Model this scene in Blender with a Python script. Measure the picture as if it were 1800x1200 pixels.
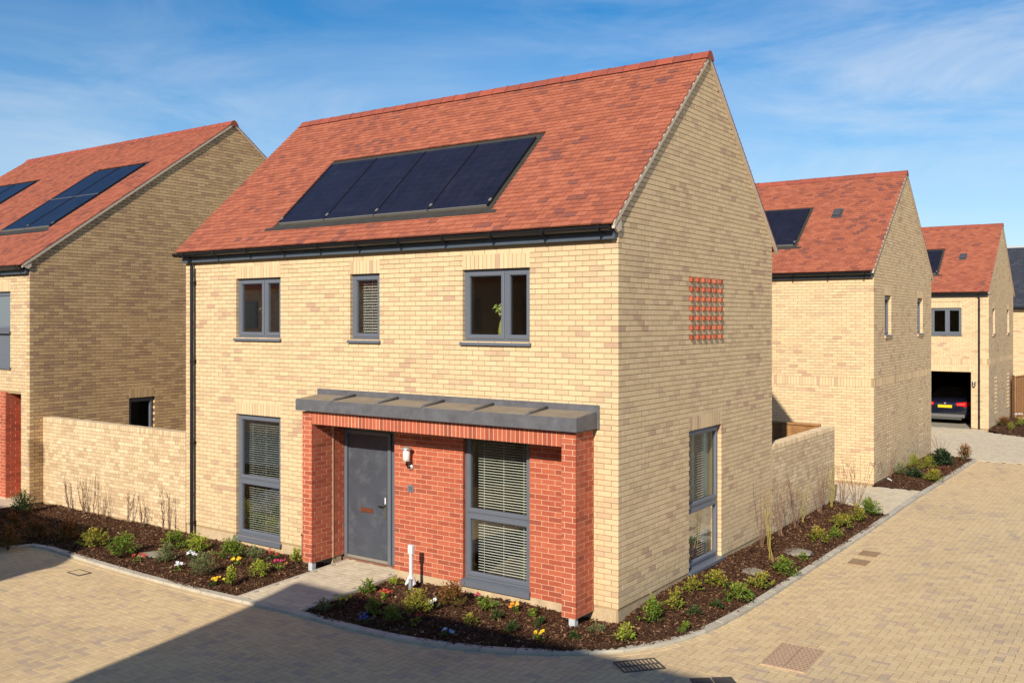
import bpy, math, random
import numpy as np
from mathutils import Vector, Matrix

for o in list(bpy.data.objects): bpy.data.objects.remove(o)
scene = bpy.context.scene
COL = scene.collection
random.seed(7); RNG = np.random.default_rng(7)

# ------------------------------------------------------------------ camera
cam_d = bpy.data.cameras.new("camera"); cam = bpy.data.objects.new("camera", cam_d); COL.objects.link(cam)
CAM = Vector((6.10465603, -11.13250725, 3.8987)); YAW = math.radians(90-54.8003)
cam.location = CAM
cam.rotation_euler = (math.radians(90), 0, YAW)
cam_d.sensor_width = 36.0; cam_d.lens = 1651.28/1800*36.0
cam_d.shift_y = -37.39/1800
cam_d.clip_start = 0.1; cam_d.clip_end = 3000
scene.camera = cam
CF = Vector((-math.sin(YAW), math.cos(YAW), 0)); CR = Vector((math.cos(YAW), math.sin(YAW), 0))
# ------------------------------------------------------------------ sky and sun
SUN = Vector((0.265, -1.0, 0.60)).normalized()
EL = math.asin(SUN.z); AZ = math.atan2(SUN.x, SUN.y)
world = bpy.data.worlds.new("World"); scene.world = world; world.use_nodes = True
wt = world.node_tree; wt.nodes.clear()
def wn(t, **k):
    n = wt.nodes.new(t)
    for a, b in k.items(): setattr(n, a, b)
    return n
sky = wn('ShaderNodeTexSky', sky_type='NISHITA'); sky.sun_disc = False
sky.sun_elevation = EL; sky.sun_rotation = AZ; sky.altitude = 0; sky.air_density = 1.0; sky.dust_density = 0.35; sky.ozone_density = 3.2
bg = wn('ShaderNodeBackground'); bg.inputs[1].default_value = 0.105
out = wn('ShaderNodeOutputWorld')
tc = wn('ShaderNodeTexCoord')
def wmap(scale, rot, loc=(0, 0, 0)):
    m = wn('ShaderNodeMapping'); m.inputs['Scale'].default_value = scale; m.inputs['Rotation'].default_value = rot; m.inputs['Location'].default_value = loc
    wt.links.new(tc.outputs['Generated'], m.inputs['Vector']); return m
m1 = wmap((1.5, 1.5, 6.5), (0.10, 0.06, 0.3), (0.4, 1.2, 0.35))
n1 = wn('ShaderNodeTexNoise'); n1.inputs['Scale'].default_value = 2.3; n1.inputs['Detail'].default_value = 9; n1.inputs['Roughness'].default_value = 0.62; n1.inputs['Distortion'].default_value = 0.55
wt.links.new(m1.outputs[0], n1.inputs['Vector'])
m2 = wmap((1, 1, 2.4), (0, 0, 0), (3.1, 1.0, 0.0))
n2 = wn('ShaderNodeTexNoise'); n2.inputs['Scale'].default_value = 1.7; n2.inputs['Detail'].default_value = 3
wt.links.new(m2.outputs[0], n2.inputs['Vector'])
mr1 = wn('ShaderNodeMapRange'); mr1.inputs[1].default_value = 0.36; mr1.inputs[2].default_value = 0.80
mr2 = wn('ShaderNodeMapRange'); mr2.inputs[1].default_value = 0.28; mr2.inputs[2].default_value = 0.60
wt.links.new(n1.outputs['Fac'], mr1.inputs[0]); wt.links.new(n2.outputs['Fac'], mr2.inputs[0])
mul = wn('ShaderNodeMath', operation='MULTIPLY'); wt.links.new(mr1.outputs[0], mul.inputs[0]); wt.links.new(mr2.outputs[0], mul.inputs[1])
dotr = wn('ShaderNodeVectorMath', operation='DOT_PRODUCT'); dotr.inputs[1].default_value = (0.425, 0.30, -3.2); wt.links.new(tc.outputs['Generated'], dotr.inputs[0])
mr3 = wn('ShaderNodeMapRange'); mr3.inputs[1].default_value = -1.33; mr3.inputs[2].default_value = -0.33; mr3.inputs[3].default_value = 0.0; mr3.inputs[4].default_value = 1.0; wt.links.new(dotr.outputs['Value'], mr3.inputs[0])
mul2 = wn('ShaderNodeMath', operation='MULTIPLY'); wt.links.new(mr3.outputs[0], mul2.inputs[1]); wt.links.new(mul.outputs[0], mul2.inputs[0])
hs = wn('ShaderNodeHueSaturation'); hs.inputs['Saturation'].default_value = 1.38; hs.inputs['Value'].default_value = 1.08
wt.links.new(sky.outputs[0], hs.inputs['Color'])
mixc = wn('ShaderNodeMix', data_type='RGBA'); wt.links.new(mul2.outputs[0], mixc.inputs[0])
wt.links.new(hs.outputs[0], mixc.inputs[6]); mixc.inputs[7].default_value = (7.2, 7.6, 8.1, 1)
sxz = wn('ShaderNodeSeparateXYZ'); wt.links.new(tc.outputs['Generated'], sxz.inputs[0])
mh = wn('ShaderNodeMapRange'); mh.inputs[1].default_value = 0.0; mh.inputs[2].default_value = 0.30; mh.inputs[3].default_value = 0.55; mh.inputs[4].default_value = 0.0; wt.links.new(sxz.outputs[2], mh.inputs[0])
mixh = wn('ShaderNodeMix', data_type='RGBA'); wt.links.new(mh.outputs[0], mixh.inputs[0]); wt.links.new(mixc.outputs[2], mixh.inputs[6]); mixh.inputs[7].default_value = (5.0, 6.4, 8.0, 1)
wt.links.new(mixh.outputs[2], bg.inputs[0]); wt.links.new(bg.outputs[0], out.inputs[0])
sd = bpy.data.lights.new("sun", 'SUN'); sd.energy = 4.9; sd.angle = math.radians(0.53); sd.color = (1.0, 0.905, 0.765)
so = bpy.data.objects.new("sun", sd); COL.objects.link(so); so.location = (0, -20, 30)
so.rotation_euler = (-SUN).to_track_quat('-Z', 'Y').to_euler()
scene.view_settings.view_transform = 'Standard'; scene.view_settings.look = 'None'
scene.view_settings.exposure = 0.13; scene.view_settings.gamma = 1.0
scene.view_settings.use_curve_mapping = False

# ------------------------------------------------------------------ materials
MATS = {}
def mat(name, stops, rough=0.8, noise=0.0, nscale=8.0, big=0.0, bigscale=0.5, bump=0.0, bscale=60.0, metal=0.0, spec=0.3, fine=0.0, dirt=None, coat=0.0):
    """stops: list of colours picked at random per piece; noise darkens/lightens locally; big = slow drift of tone"""
    if name in MATS: return MATS[name]
    m = bpy.data.materials.new(name); m.use_nodes = True; t = m.node_tree; N = t.nodes; L = t.links
    b = N['Principled BSDF']; b.inputs['Roughness'].default_value = rough; b.inputs['Metallic'].default_value = metal
    b.inputs['Specular IOR Level'].default_value = spec; b.inputs['Coat Weight'].default_value = coat; b.inputs['Coat Roughness'].default_value = 0.05
    geo = N.new('ShaderNodeNewGeometry')
    oi = N.new('ShaderNodeObjectInfo')
    if len(stops) > 1:
        ad = N.new('ShaderNodeMath'); ad.operation = 'ADD'; L.new(oi.outputs['Random'], ad.inputs[0]); L.new(geo.outputs['Random Per Island'], ad.inputs[1])
        fr = N.new('ShaderNodeMath'); fr.operation = 'FRACT'; L.new(ad.outputs[0], fr.inputs[0])
        val = fr.outputs[0]
        if big:
            nb = N.new('ShaderNodeTexNoise'); nb.inputs['Scale'].default_value = bigscale; nb.inputs['Detail'].default_value = 3
            L.new(geo.outputs['Position'], nb.inputs['Vector'])
            s = N.new('ShaderNodeMapRange'); s.inputs[1].default_value = 0.3; s.inputs[2].default_value = 0.7; s.inputs[3].default_value = -big; s.inputs[4].default_value = big
            L.new(nb.outputs['Fac'], s.inputs[0])
            a2 = N.new('ShaderNodeMath'); a2.operation = 'ADD'; a2.use_clamp = True; L.new(val, a2.inputs[0]); L.new(s.outputs[0], a2.inputs[1]); val = a2.outputs[0]
        cr = N.new('ShaderNodeValToRGB'); els = cr.color_ramp.elements
        while len(els) < len(stops): els.new(0.5)
        for i, (p, c) in enumerate(stops): els[i].position = p; els[i].color = (*c, 1)
        L.new(val, cr.inputs[0]); col = cr.outputs[0]
    else:
        rgb = N.new('ShaderNodeRGB'); rgb.outputs[0].default_value = (*stops[0][1], 1); col = rgb.outputs[0]
    def shade(col, scale, amt, detail=5, coords=None):
        nn = N.new('ShaderNodeTexNoise'); nn.inputs['Scale'].default_value = scale; nn.inputs['Detail'].default_value = detail; nn.inputs['Roughness'].default_value = 0.65
        L.new(coords or geo.outputs['Position'], nn.inputs['Vector'])
        mr = N.new('ShaderNodeMapRange'); mr.inputs[1].default_value = 0.25; mr.inputs[2].default_value = 0.75; mr.inputs[3].default_value = 1-amt; mr.inputs[4].default_value = 1+amt
        L.new(nn.outputs['Fac'], mr.inputs[0])
        mx = N.new('ShaderNodeVectorMath'); mx.operation = 'SCALE'; L.new(col, mx.inputs[0]); L.new(mr.outputs[0], mx.inputs['Scale'])
        return mx.outputs[0]
    if noise: col = shade(col, nscale, noise)
    if fine: col = shade(col, 140.0, fine, 2)
    if dirt:   # (colour, amount, scale, threshold): blotches of another colour
        nn = N.new('ShaderNodeTexNoise'); nn.inputs['Scale'].default_value = dirt[2]; nn.inputs['Detail'].default_value = 8; nn.inputs['Roughness'].default_value = 0.7
        L.new(geo.outputs['Position'], nn.inputs['Vector'])
        mr = N.new('ShaderNodeMapRange'); mr.inputs[1].default_value = dirt[3]; mr.inputs[2].default_value = dirt[3]+0.2; mr.inputs[4].default_value = dirt[1]
        L.new(nn.outputs['Fac'], mr.inputs[0])
        mx = N.new('ShaderNodeMix'); mx.data_type = 'RGBA'; L.new(mr.outputs[0], mx.inputs[0]); L.new(col, mx.inputs[6]); mx.inputs[7].default_value = (*dirt[0], 1); col = mx.outputs[2]
    L.new(col, b.inputs['Base Color'])
    if bump:
        nn = N.new('ShaderNodeTexNoise'); nn.inputs['Scale'].default_value = bscale; nn.inputs['Detail'].default_value = 4
        L.new(geo.outputs['Position'], nn.inputs['Vector'])
        bp = N.new('ShaderNodeBump'); bp.inputs['Strength'].default_value = bump; bp.inputs['Distance'].default_value = 0.01
        L.new(nn.outputs['Fac'], bp.inputs['Height']); L.new(bp.outputs[0], b.inputs['Normal'])
    MATS[name] = m; return m
def flat(name, c, **k): return mat(name, [(0, c)], **k)

buff = mat('buff_brick', [(0.0, (.735,.56,.335)), (.5, (.705,.525,.31)), (.78, (.665,.49,.29)), (.93, (.61,.445,.28)), (.985, (.56,.395,.25)), (1.0, (.54,.36,.24))], rough=.92, noise=.05, nscale=14, fine=.05, big=.10, bigscale=.9, bump=.22, bscale=110, spec=.15)
buff_mortar = flat('buff_mortar', (.42,.30,.165), rough=.95, noise=.12, nscale=5, fine=.08, spec=.1)
buffd = mat('buff_brick_brown', [(0.0, (.70,.48,.245)), (.4, (.64,.43,.215)), (.75, (.56,.37,.19)), (1.0, (.46,.29,.17))], rough=.92, noise=.06, nscale=14, fine=.05, big=.18, bigscale=.6, bump=.22, bscale=90, spec=.15)  # buff brick in a darker, browner tone, for the left gable
buffw = mat('buff_brick_wall', [(0.0, (.80,.635,.41)), (.2, (.74,.57,.355)), (.5, (.69,.52,.32)), (.8, (.62,.455,.275)), (1.0, (.54,.385,.235))], rough=.92, noise=.06, nscale=14, fine=.05, big=.12, bigscale=.8, bump=.22, bscale=90, spec=.15)
red = mat('red_brick', [(0.0, (.52,.145,.078)), (.5, (.47,.12,.065)), (.85, (.41,.10,.056)), (1.0, (.33,.09,.055))], rough=.9, noise=.10, nscale=16, fine=.07, bump=.2, bscale=90, spec=.15)
red_mortar = flat('pale_mortar', (.70,.43,.28), rough=.95, noise=.12, nscale=6, fine=.1, spec=.1)
plinth = flat('plinth_mortar', (.56,.43,.27), rough=.95, noise=.22, nscale=3.5, fine=.12, bump=.6, bscale=40, spec=.1, dirt=((.30,.2,.1), .5, 3.0, .5))
tile = mat('clay_tile', [(0.0, (.43,.142,.08)), (.45, (.385,.122,.068)), (.8, (.34,.106,.062)), (.95, (.285,.092,.058)), (1.0, (.23,.085,.065))], rough=.85, noise=.10, nscale=7, fine=.06, big=.14, bigscale=.9, bump=.2, bscale=70, spec=.2)
ridge_m = mat('ridge_tile_clay', [(0.0, (.36,.085,.05)), (1.0, (.27,.07,.045))], rough=.8, noise=.15, bump=.3)
verge_m = flat('verge_mortar', (.60,.50,.38), rough=.95, noise=.18, nscale=14, fine=.1)
lead = flat('lead_sheet', (.125,.125,.135), rough=.5, noise=.28, nscale=5, spec=.4, dirt=((.22,.22,.23), .6, 7.0, .55), bump=.15, bscale=12)
leadtop = flat('weathered_roofing', (.27,.225,.165), rough=.8, noise=.22, nscale=4, spec=.2, dirt=((.16,.15,.14), .7, 5.0, .55))
frame_m = flat('grey_frame', (.135,.15,.18), rough=.42, noise=.05, nscale=3, spec=.5)
door_m = flat('grey_door', (.065,.075,.094), rough=.48, noise=.16, nscale=2.2, spec=.45, dirt=((.14,.15,.17), .6, 3.5, .5))
fascia_m = flat('fascia_grey', (.075,.095,.12), rough=.5, noise=.1)
black = flat('black_plastic', (.012,.012,.014), rough=.35, spec=.5)
white = flat('white_plastic', (.72,.72,.72), rough=.45, noise=.05)
pale = flat('pale_grey_plastic', (.55,.57,.58), rough=.5)
slatm = flat('blind_slat', (.88,.86,.80), rough=.5)
plaster = flat('plaster', (.55,.52,.46), rough=.9)
plasterd = flat('room_plaster', (.46,.39,.31), rough=.9)
floorm = flat('carpet', (.16,.12,.09), rough=.95)
steel = flat('brushed_steel', (.62,.60,.57), rough=.3, metal=1.0)
silver = flat('lamp_silver', (.66,.64,.60), rough=.35, metal=.6)
darkst = flat('dark_steel', (.10,.085,.07), rough=.35, metal=.9)
copper = flat('copper_letterplate', (.36,.13,.07), rough=.35, metal=.7)
paver = mat('block_paving', [(0.0, (.69,.525,.30)), (.5, (.665,.50,.28)), (.82, (.62,.46,.265)), (.95, (.57,.43,.285)), (1.0, (.51,.39,.27))], rough=.9, noise=.06, nscale=10, fine=.06, big=.14, bigscale=.5, dirt=((.47,.35,.22), .5, .5, .5), bump=.2, bscale=110, spec=.15)
paver_base = flat('jointing_sand', (.13,.09,.05), rough=.95, noise=.2, fine=.15)
pathb = mat('pale_path_block', [(0.0, (.68,.58,.415)), (.5, (.64,.54,.38)), (1.0, (.58,.485,.34))], rough=.9, noise=.12, nscale=9, fine=.1, bump=.4, bscale=110, spec=.15)
path_base = flat('pale_sand', (.36,.315,.24), rough=.95)
kerbm = mat('kerb_concrete', [(0.0, (.55,.50,.40)), (1.0, (.46,.415,.33))], rough=.9, noise=.15, nscale=6, fine=.12, bump=.4, spec=.15)
soilm = flat('soil', (.075,.040,.024), rough=1.0, noise=.4, nscale=14, fine=.3, bump=1.0, bscale=45, spec=.05)
barkm = mat('bark_chip', [(0.0, (.045,.022,.013)), (.45, (.085,.040,.022)), (.75, (.14,.068,.036)), (.93, (.21,.115,.06)), (1.0, (.42,.28,.17))], rough=.95, spec=.08)
gsheet = flat('ground_sheet', (.56,.42,.235), rough=1.0, noise=.2, nscale=2)
timber = mat('fence_timber', [(0.0, (.42,.22,.085)), (.5, (.36,.18,.07)), (1.0, (.28,.13,.05))], rough=.8, noise=.25, nscale=8)
timberd = flat('dark_timber', (.10,.045,.02), rough=.8, noise=.2)
slate = mat('slate', [(0.0, (.052,.055,.068)), (1.0, (.034,.036,.046))], rough=.6, noise=.15)
solarm = flat('solar_glass', (.016,.015,.026), rough=.30, noise=.3, nscale=3, spec=.28, dirt=((.05,.048,.055), .5, 2.2, .58))
solart = flat('solar_tray', (.050,.045,.036), rough=.6, noise=.2, nscale=6)
solare = flat('panel_edge', (.015,.015,.018), rough=.4)
alu = flat('aluminium', (.40,.38,.33), rough=.4, metal=.5)
iron = flat('cast_iron', (.08,.073,.065), rough=.6, noise=.2, nscale=20)
covm = flat('cover_concrete', (.52,.36,.225), rough=.85, noise=.2, nscale=18, fine=.1)
covi = flat('cover_rusty', (.36,.235,.13), rough=.8, noise=.25, nscale=20)
stone = flat('flat_stone', (.30,.26,.20), rough=.95, noise=.25, nscale=9, bump=.6)
carp = flat('navy_car_paint', (.006,.008,.022), rough=.22, spec=.5, coat=1.0)
redl = flat('tail_light', (.55,.012,.012), rough=.2, coat=.8)
plate_y = flat('yellow_plate', (.80,.60,.02), rough=.4)
rubber = flat('rubber', (.02,.02,.02), rough=.7)
bumperm = flat('grey_bumper', (.16,.16,.155), rough=.4)
dark = flat('shade_black', (.02,.017,.014), rough=1.0)  # near-black that paints the shade of holes, slot and car port inside
curtain = flat('curtain', (.50,.66,.62), rough=.9)
vasem = flat('olive_vase', (.30,.31,.07), rough=.3, coat=.4)

def glass_mat(name, tint, r=0.09):
    m = bpy.data.materials.new(name); m.use_nodes = True; t = m.node_tree; t.nodes.clear()
    o = t.nodes.new('ShaderNodeOutputMaterial'); mx = t.nodes.new('ShaderNodeMixShader'); tr = t.nodes.new('ShaderNodeBsdfTransparent'); g = t.nodes.new('ShaderNodeBsdfGlossy')
    fr = t.nodes.new('ShaderNodeFresnel'); fr.inputs['IOR'].default_value = 1.52
    mr = t.nodes.new('ShaderNodeMapRange'); mr.inputs[1].default_value = 0.0; mr.inputs[2].default_value = 0.6; mr.inputs[3].default_value = 0.0; mr.inputs[4].default_value = 0.62
    tr.inputs[0].default_value = (*tint, 1); g.inputs['Roughness'].default_value = 0.01
    t.links.new(fr.outputs[0], mr.inputs[0]); t.links.new(mr.outputs[0], mx.inputs[0]); t.links.new(tr.outputs[0], mx.inputs[1]); t.links.new(g.outputs[0], mx.inputs[2]); t.links.new(mx.outputs[0], o.inputs[0])
    MATS[name] = m; return m
glass = glass_mat('window_glass', (.90,.94,.89))

def cell_lines(m):
    t = m.node_tree; N = t.nodes; L = t.links; b = N['Principled BSDF']; old = b.inputs['Base Color'].links[0].from_socket
    geo = N.new('ShaderNodeNewGeometry'); sx = N.new('ShaderNodeSeparateXYZ'); L.new(geo.outputs['Position'], sx.inputs[0]); outs = []
    for ax, per, wd in ((0, .19, .05), (2, .107, .06)):
        d = N.new('ShaderNodeMath'); d.operation = 'DIVIDE'; d.inputs[1].default_value = per; L.new(sx.outputs[ax], d.inputs[0])
        f = N.new('ShaderNodeMath'); f.operation = 'FRACT'; L.new(d.outputs[0], f.inputs[0]); c = N.new('ShaderNodeMath'); c.operation = 'LESS_THAN'; c.inputs[1].default_value = wd; L.new(f.outputs[0], c.inputs[0]); outs.append(c.outputs[0])
    mx = N.new('ShaderNodeMath'); mx.operation = 'MAXIMUM'; L.new(outs[0], mx.inputs[0]); L.new(outs[1], mx.inputs[1])
    mu = N.new('ShaderNodeMath'); mu.operation = 'MULTIPLY'; mu.inputs[1].default_value = .22; L.new(mx.outputs[0], mu.inputs[0])
    mc = N.new('ShaderNodeMix'); mc.data_type = 'RGBA'; L.new(mu.outputs[0], mc.inputs[0]); L.new(old, mc.inputs[6]); mc.inputs[7].default_value = (.055, .055, .07, 1); L.new(mc.outputs[2], b.inputs['Base Color'])
cell_lines(solarm)

# brick-pattern material for the unseen houses across the road (off frame, only reflected and casting shade)
def far_brick():
    m = bpy.data.materials.new('far_brick'); m.use_nodes = True; t = m.node_tree; N = t.nodes; L = t.links; b = N['Principled BSDF']; b.inputs['Roughness'].default_value = .9
    geo = N.new('ShaderNodeNewGeometry'); sx = N.new('ShaderNodeSeparateXYZ'); L.new(geo.outputs['Position'], sx.inputs[0])
    ad = N.new('ShaderNodeMath'); L.new(sx.outputs[0], ad.inputs[0]); L.new(sx.outputs[1], ad.inputs[1])
    cb = N.new('ShaderNodeCombineXYZ'); L.new(ad.outputs[0], cb.inputs[0]); L.new(sx.outputs[2], cb.inputs[1])
    br = N.new('ShaderNodeTexBrick'); br.inputs['Scale'].default_value = 1.0; br.inputs['Brick Width'].default_value = .225; br.inputs['Row Height'].default_value = .075; br.inputs['Mortar Size'].default_value = .006
    br.inputs['Color1'].default_value = (.55,.38,.22,1); br.inputs['Color2'].default_value = (.40,.26,.16,1); br.inputs['Mortar'].default_value = (.35,.26,.17,1)
    L.new(cb.outputs[0], br.inputs[0]); L.new(br.outputs[0], b.inputs['Base Color']); return m
farbrick = far_brick()

# ------------------------------------------------------------------ mesh helpers
def link(o, parent=None):
    COL.objects.link(o)
    if parent is not None: o.parent = parent
    return o
def thing(name, label, cat, group=None, loc=(0, 0, 0)):
    o = bpy.data.objects.new(name, None); o.empty_display_size = .2; o.location = loc
    o['label'] = label; o['category'] = cat
    if group: o['group'] = group
    return link(o)
def tag(o, label, cat, group=None, kind=None):
    if label: o['label'] = label
    if cat: o['category'] = cat
    if group: o['group'] = group
    if kind: o['kind'] = kind
    return o
def arr_mesh(name, V, Q, m, smooth=False):
    me = bpy.data.meshes.new(name); V = np.asarray(V, dtype=np.float32); Q = np.asarray(Q, dtype=np.int32)
    me.vertices.add(len(V)); me.vertices.foreach_set('co', V.ravel())
    k = Q.shape[1]; me.loops.add(Q.size); me.loops.foreach_set('vertex_index', Q.ravel())
    me.polygons.add(len(Q)); me.polygons.foreach_set('loop_start', np.arange(0, Q.size, k, dtype=np.int32)); me.polygons.foreach_set('loop_total', np.full(len(Q), k, dtype=np.int32))
    me.materials.append(m); me.update(calc_edges=True); me.validate()
    me.polygons.foreach_set('use_smooth', np.full(len(Q), bool(smooth)))
    return me
class MB:
    """collects primitives, then links them as ONE mesh object; loc = the object's origin"""
    def __init__(s): s.v = []; s.f = []
    def add(s, V, F):
        b = len(s.v); s.v += [tuple(x) for x in V]; s.f += [tuple(b+i for i in f) for f in F]; return s
    def box(s, x0, x1, y0, y1, z0, z1):
        V = [(x0,y0,z0),(x1,y0,z0),(x1,y1,z0),(x0,y1,z0),(x0,y0,z1),(x1,y0,z1),(x1,y1,z1),(x0,y1,z1)]
        return s.add(V, [(0,3,2,1),(4,5,6,7),(0,1,5,4),(1,2,6,5),(2,3,7,6),(3,0,4,7)])
    def bbox(s, x0, x1, y0, y1, z0, z1, c=.004):
        """bevelled box"""
        V = []; F = []
        def P(a, b, cc): V.append((a, b, cc)); return len(V)-1
        xs = (x0, x1); ys = (y0, y1); zs = (z0, z1); idx = {}
        for i in (0, 1):
            for j in (0, 1):
                for k in (0, 1):
                    sx = c if i == 0 else -c; sy = c if j == 0 else -c; sz = c if k == 0 else -c
                    idx[i,j,k,0] = P(xs[i], ys[j]+sy, zs[k]+sz); idx[i,j,k,1] = P(xs[i]+sx, ys[j], zs[k]+sz); idx[i,j,k,2] = P(xs[i]+sx, ys[j]+sy, zs[k])
        for i in (0, 1): F.append([idx[i,0,0,0], idx[i,1,0,0], idx[i,1,1,0], idx[i,0,1,0]])
        for j in (0, 1): F.append([idx[0,j,0,1], idx[1,j,0,1], idx[1,j,1,1], idx[0,j,1,1]])
        for k in (0, 1): F.append([idx[0,0,k,2], idx[1,0,k,2], idx[1,1,k,2], idx[0,1,k,2]])
        for j in (0, 1):
            for k in (0, 1): F.append([idx[0,j,k,1], idx[1,j,k,1], idx[1,j,k,2], idx[0,j,k,2]])
        for i in (0, 1):
            for k in (0, 1): F.append([idx[i,0,k,0], idx[i,1,k,0], idx[i,1,k,2], idx[i,0,k,2]])
        for i in (0, 1):
            for j in (0, 1): F.append([idx[i,j,0,0], idx[i,j,1,0], idx[i,j,1,1], idx[i,j,0,1]])
        for i in (0, 1):
            for j in (0, 1):
                for k in (0, 1): F.append([idx[i,j,k,0], idx[i,j,k,1], idx[i,j,k,2]])
        return s.add(V, F)
    def fbox(s, fr, u0, u1, n0, n1, z0, z1, c=0):
        """box in a wall frame: u along, n outward, z up"""
        t = MB(); (t.bbox(u0, u1, n0, n1, z0, z1, c) if c else t.box(u0, u1, n0, n1, z0, z1))
        return s.add([fr.p(*v) for v in t.v], t.f)
    def tube(s, pts, r, n=8, cap=True):
        pts = [Vector(p) for p in pts]; rs = r if isinstance(r, (list, tuple)) else [r]*len(pts)
        V = []; F = []
        for i, p in enumerate(pts):
            d = (pts[min(i+1, len(pts)-1)]-pts[max(i-1, 0)]).normalized()
            a = d.orthogonal().normalized() if abs(d.z) < .99 else Vector((1, 0, 0)); a = (a-d*a.dot(d)).normalized(); b = d.cross(a)
            for k in range(n):
                t = 2*math.pi*k/n; V.append(p+(a*math.cos(t)+b*math.sin(t))*rs[i])
        for i in range(len(pts)-1):
            for k in range(n): F.append((i*n+k, i*n+(k+1) % n, (i+1)*n+(k+1) % n, (i+1)*n+k))
        if cap: F += [tuple(range(n))[::-1], tuple((len(pts)-1)*n+k for k in range(n))]
        return s.add(V, F)
    def lathe(s, c, prof, n=16):
        V = []; F = []
        for (r, z) in prof:
            for k in range(n):
                t = 2*math.pi*k/n; V.append((c[0]+r*math.cos(t), c[1]+r*math.sin(t), c[2]+z))
        for i in range(len(prof)-1):
            for k in range(n): F.append((i*n+k, i*n+(k+1) % n, (i+1)*n+(k+1) % n, (i+1)*n+k))
        F += [tuple(range(n))[::-1], tuple((len(prof)-1)*n+k for k in range(n))]
        return s.add(V, F)
    def prism(s, poly, axis, a0, a1):
        """extrude 2-D polygon along axis ('x','y','z')"""
        def e(p, a): return {'x': (a, p[0], p[1]), 'y': (p[0], a, p[1]), 'z': (p[0], p[1], a)}[axis]
        n = len(poly); V = [e(p, a0) for p in poly]+[e(p, a1) for p in poly]
        return s.add(V, [tuple(range(n)), tuple(range(2*n-1, n-1, -1))]+[(i, (i+1) % n, n+(i+1) % n, n+i) for i in range(n)])
    def build(s, name, m, parent=None, smooth=False, kind=None, label=None):
        me = bpy.data.meshes.new(name); me.from_pydata(s.v, [], s.f)
        import bmesh
        bm = bmesh.new(); bm.from_mesh(me); bmesh.ops.recalc_face_normals(bm, faces=bm.faces); bm.to_mesh(me); bm.free()
        me.materials.append(m)
        if smooth:
            for p in me.polygons: p.use_smooth = True
        o = bpy.data.objects.new(name, me)
        if kind: o['kind'] = kind
        if label: o['label'] = label
        return link(o, parent)

class Frame:
    def __init__(s, O, U, N, Z=(0, 0, 1)):
        s.O = Vector(O); s.U = Vector(U); s.N = Vector(N); s.Z = Vector(Z)
        s.M = np.array([list(s.U), list(s.N), list(s.Z)])
    def p(s, u, n, z): return s.O+s.U*u+s.N*n+s.Z*z
    def pts(s, A): return np.asarray(A) @ s.M + np.array(list(s.O))

def image_size(c, nrm=None):
    """how large a piece at world point c shows from the camera (0 when out of frame)"""
    v = Vector(c)-CAM; d = v.dot(CF)
    if d < 1: return 0
    x = 900+1651.28*v.dot(CR)/d; y = 562.6-1651.28*v.z/d
    if x < 0 or x > 1800 or y < 0 or y > 1200: return 0
    k = 1/d/d
    if nrm is not None: k *= max(0, -v.normalized().dot(nrm))
    return k

# box piece template: outward face n=0 with chamfer; array of pieces (u0,u1,z0,z1,front,back)
def piece_arrays(P, c):
    P = np.asarray(P, dtype=np.float64); n = len(P); u0, u1, z0, z1, f, b = P.T
    if c:
        r1 = [(u0, b, z0), (u1, b, z0), (u1, b, z1), (u0, b, z1)]
        r2 = [(u0, f-c, z0), (u1, f-c, z0), (u1, f-c, z1), (u0, f-c, z1)]
        r3 = [(u0+c, f, z0+c), (u1-c, f, z0+c), (u1-c, f, z1-c), (u0+c, f, z1-c)]
        V = np.stack([np.stack(t, -1) for t in r1+r2+r3], 1)
        q = [(0,1,5,4),(1,2,6,5),(2,3,7,6),(3,0,4,7),(4,5,9,8),(5,6,10,9),(6,7,11,10),(7,4,8,11),(8,9,10,11)]; k = 12
    else:
        r1 = [(u0, b, z0), (u1, b, z0), (u1, b, z1), (u0, b, z1)]; r2 = [(u0, f, z0), (u1, f, z0), (u1, f, z1), (u0, f, z1)]
        V = np.stack([np.stack(t, -1) for t in r1+r2], 1)
        q = [(0,1,5,4),(1,2,6,5),(2,3,7,6),(3,0,4,7),(4,5,6,7)]; k = 8
    F = np.array(q)[None]+(np.arange(n)*k)[:, None, None]
    return V.reshape(-1, 3), F.reshape(-1, 4)

TEMPL = {}
def template(key, m, c):
    k = (key, m.name, c)
    if k not in TEMPL:
        L, H, D = key
        V, F = piece_arrays([(-L/2, L/2, -H/2, H/2, 0, -D)], c)
        TEMPL[k] = arr_mesh('piece', V, F, m)
    return TEMPL[k]
def perpends(groups, m, parent, front=-.0012):
    """mortar filling the upright joints nearly flush"""
    Vs = []; Fs = []; b = 0
    for fr, P in groups:
        rows = {}
        for p in P: rows.setdefault((round(p[2], 3), round(p[3], 3)), []).append(p)
        Q = []
        for (z0, z1), L in rows.items():
            L.sort()
            for a, c in zip(L[:-1], L[1:]):
                if .003 < c[0]-a[1] < .014 and a[4] < .01 and c[4] < .01: Q.append((a[1]-.003, c[0]+.003, z0+.0008, z1-.0008, front, -.03))
        if Q: V, F = piece_arrays(Q, 0); Vs.append(fr.pts(V)); Fs.append(F+b); b += len(V)
    if Vs:
        o = bpy.data.objects.new('upright_joints', arr_mesh('upright_joints', np.concatenate(Vs), np.concatenate(Fs), m)); o['kind'] = 'stuff'; link(o, parent)
def lay(groups, name, stuffname, m, parent, c=.0016, limit=300, stuff_c=None, mortar=None, front=-.0012):
    if mortar: perpends(groups, mortar, parent, front)
    return lay_(groups, name, stuffname, m, parent, c, limit, stuff_c)
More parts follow.
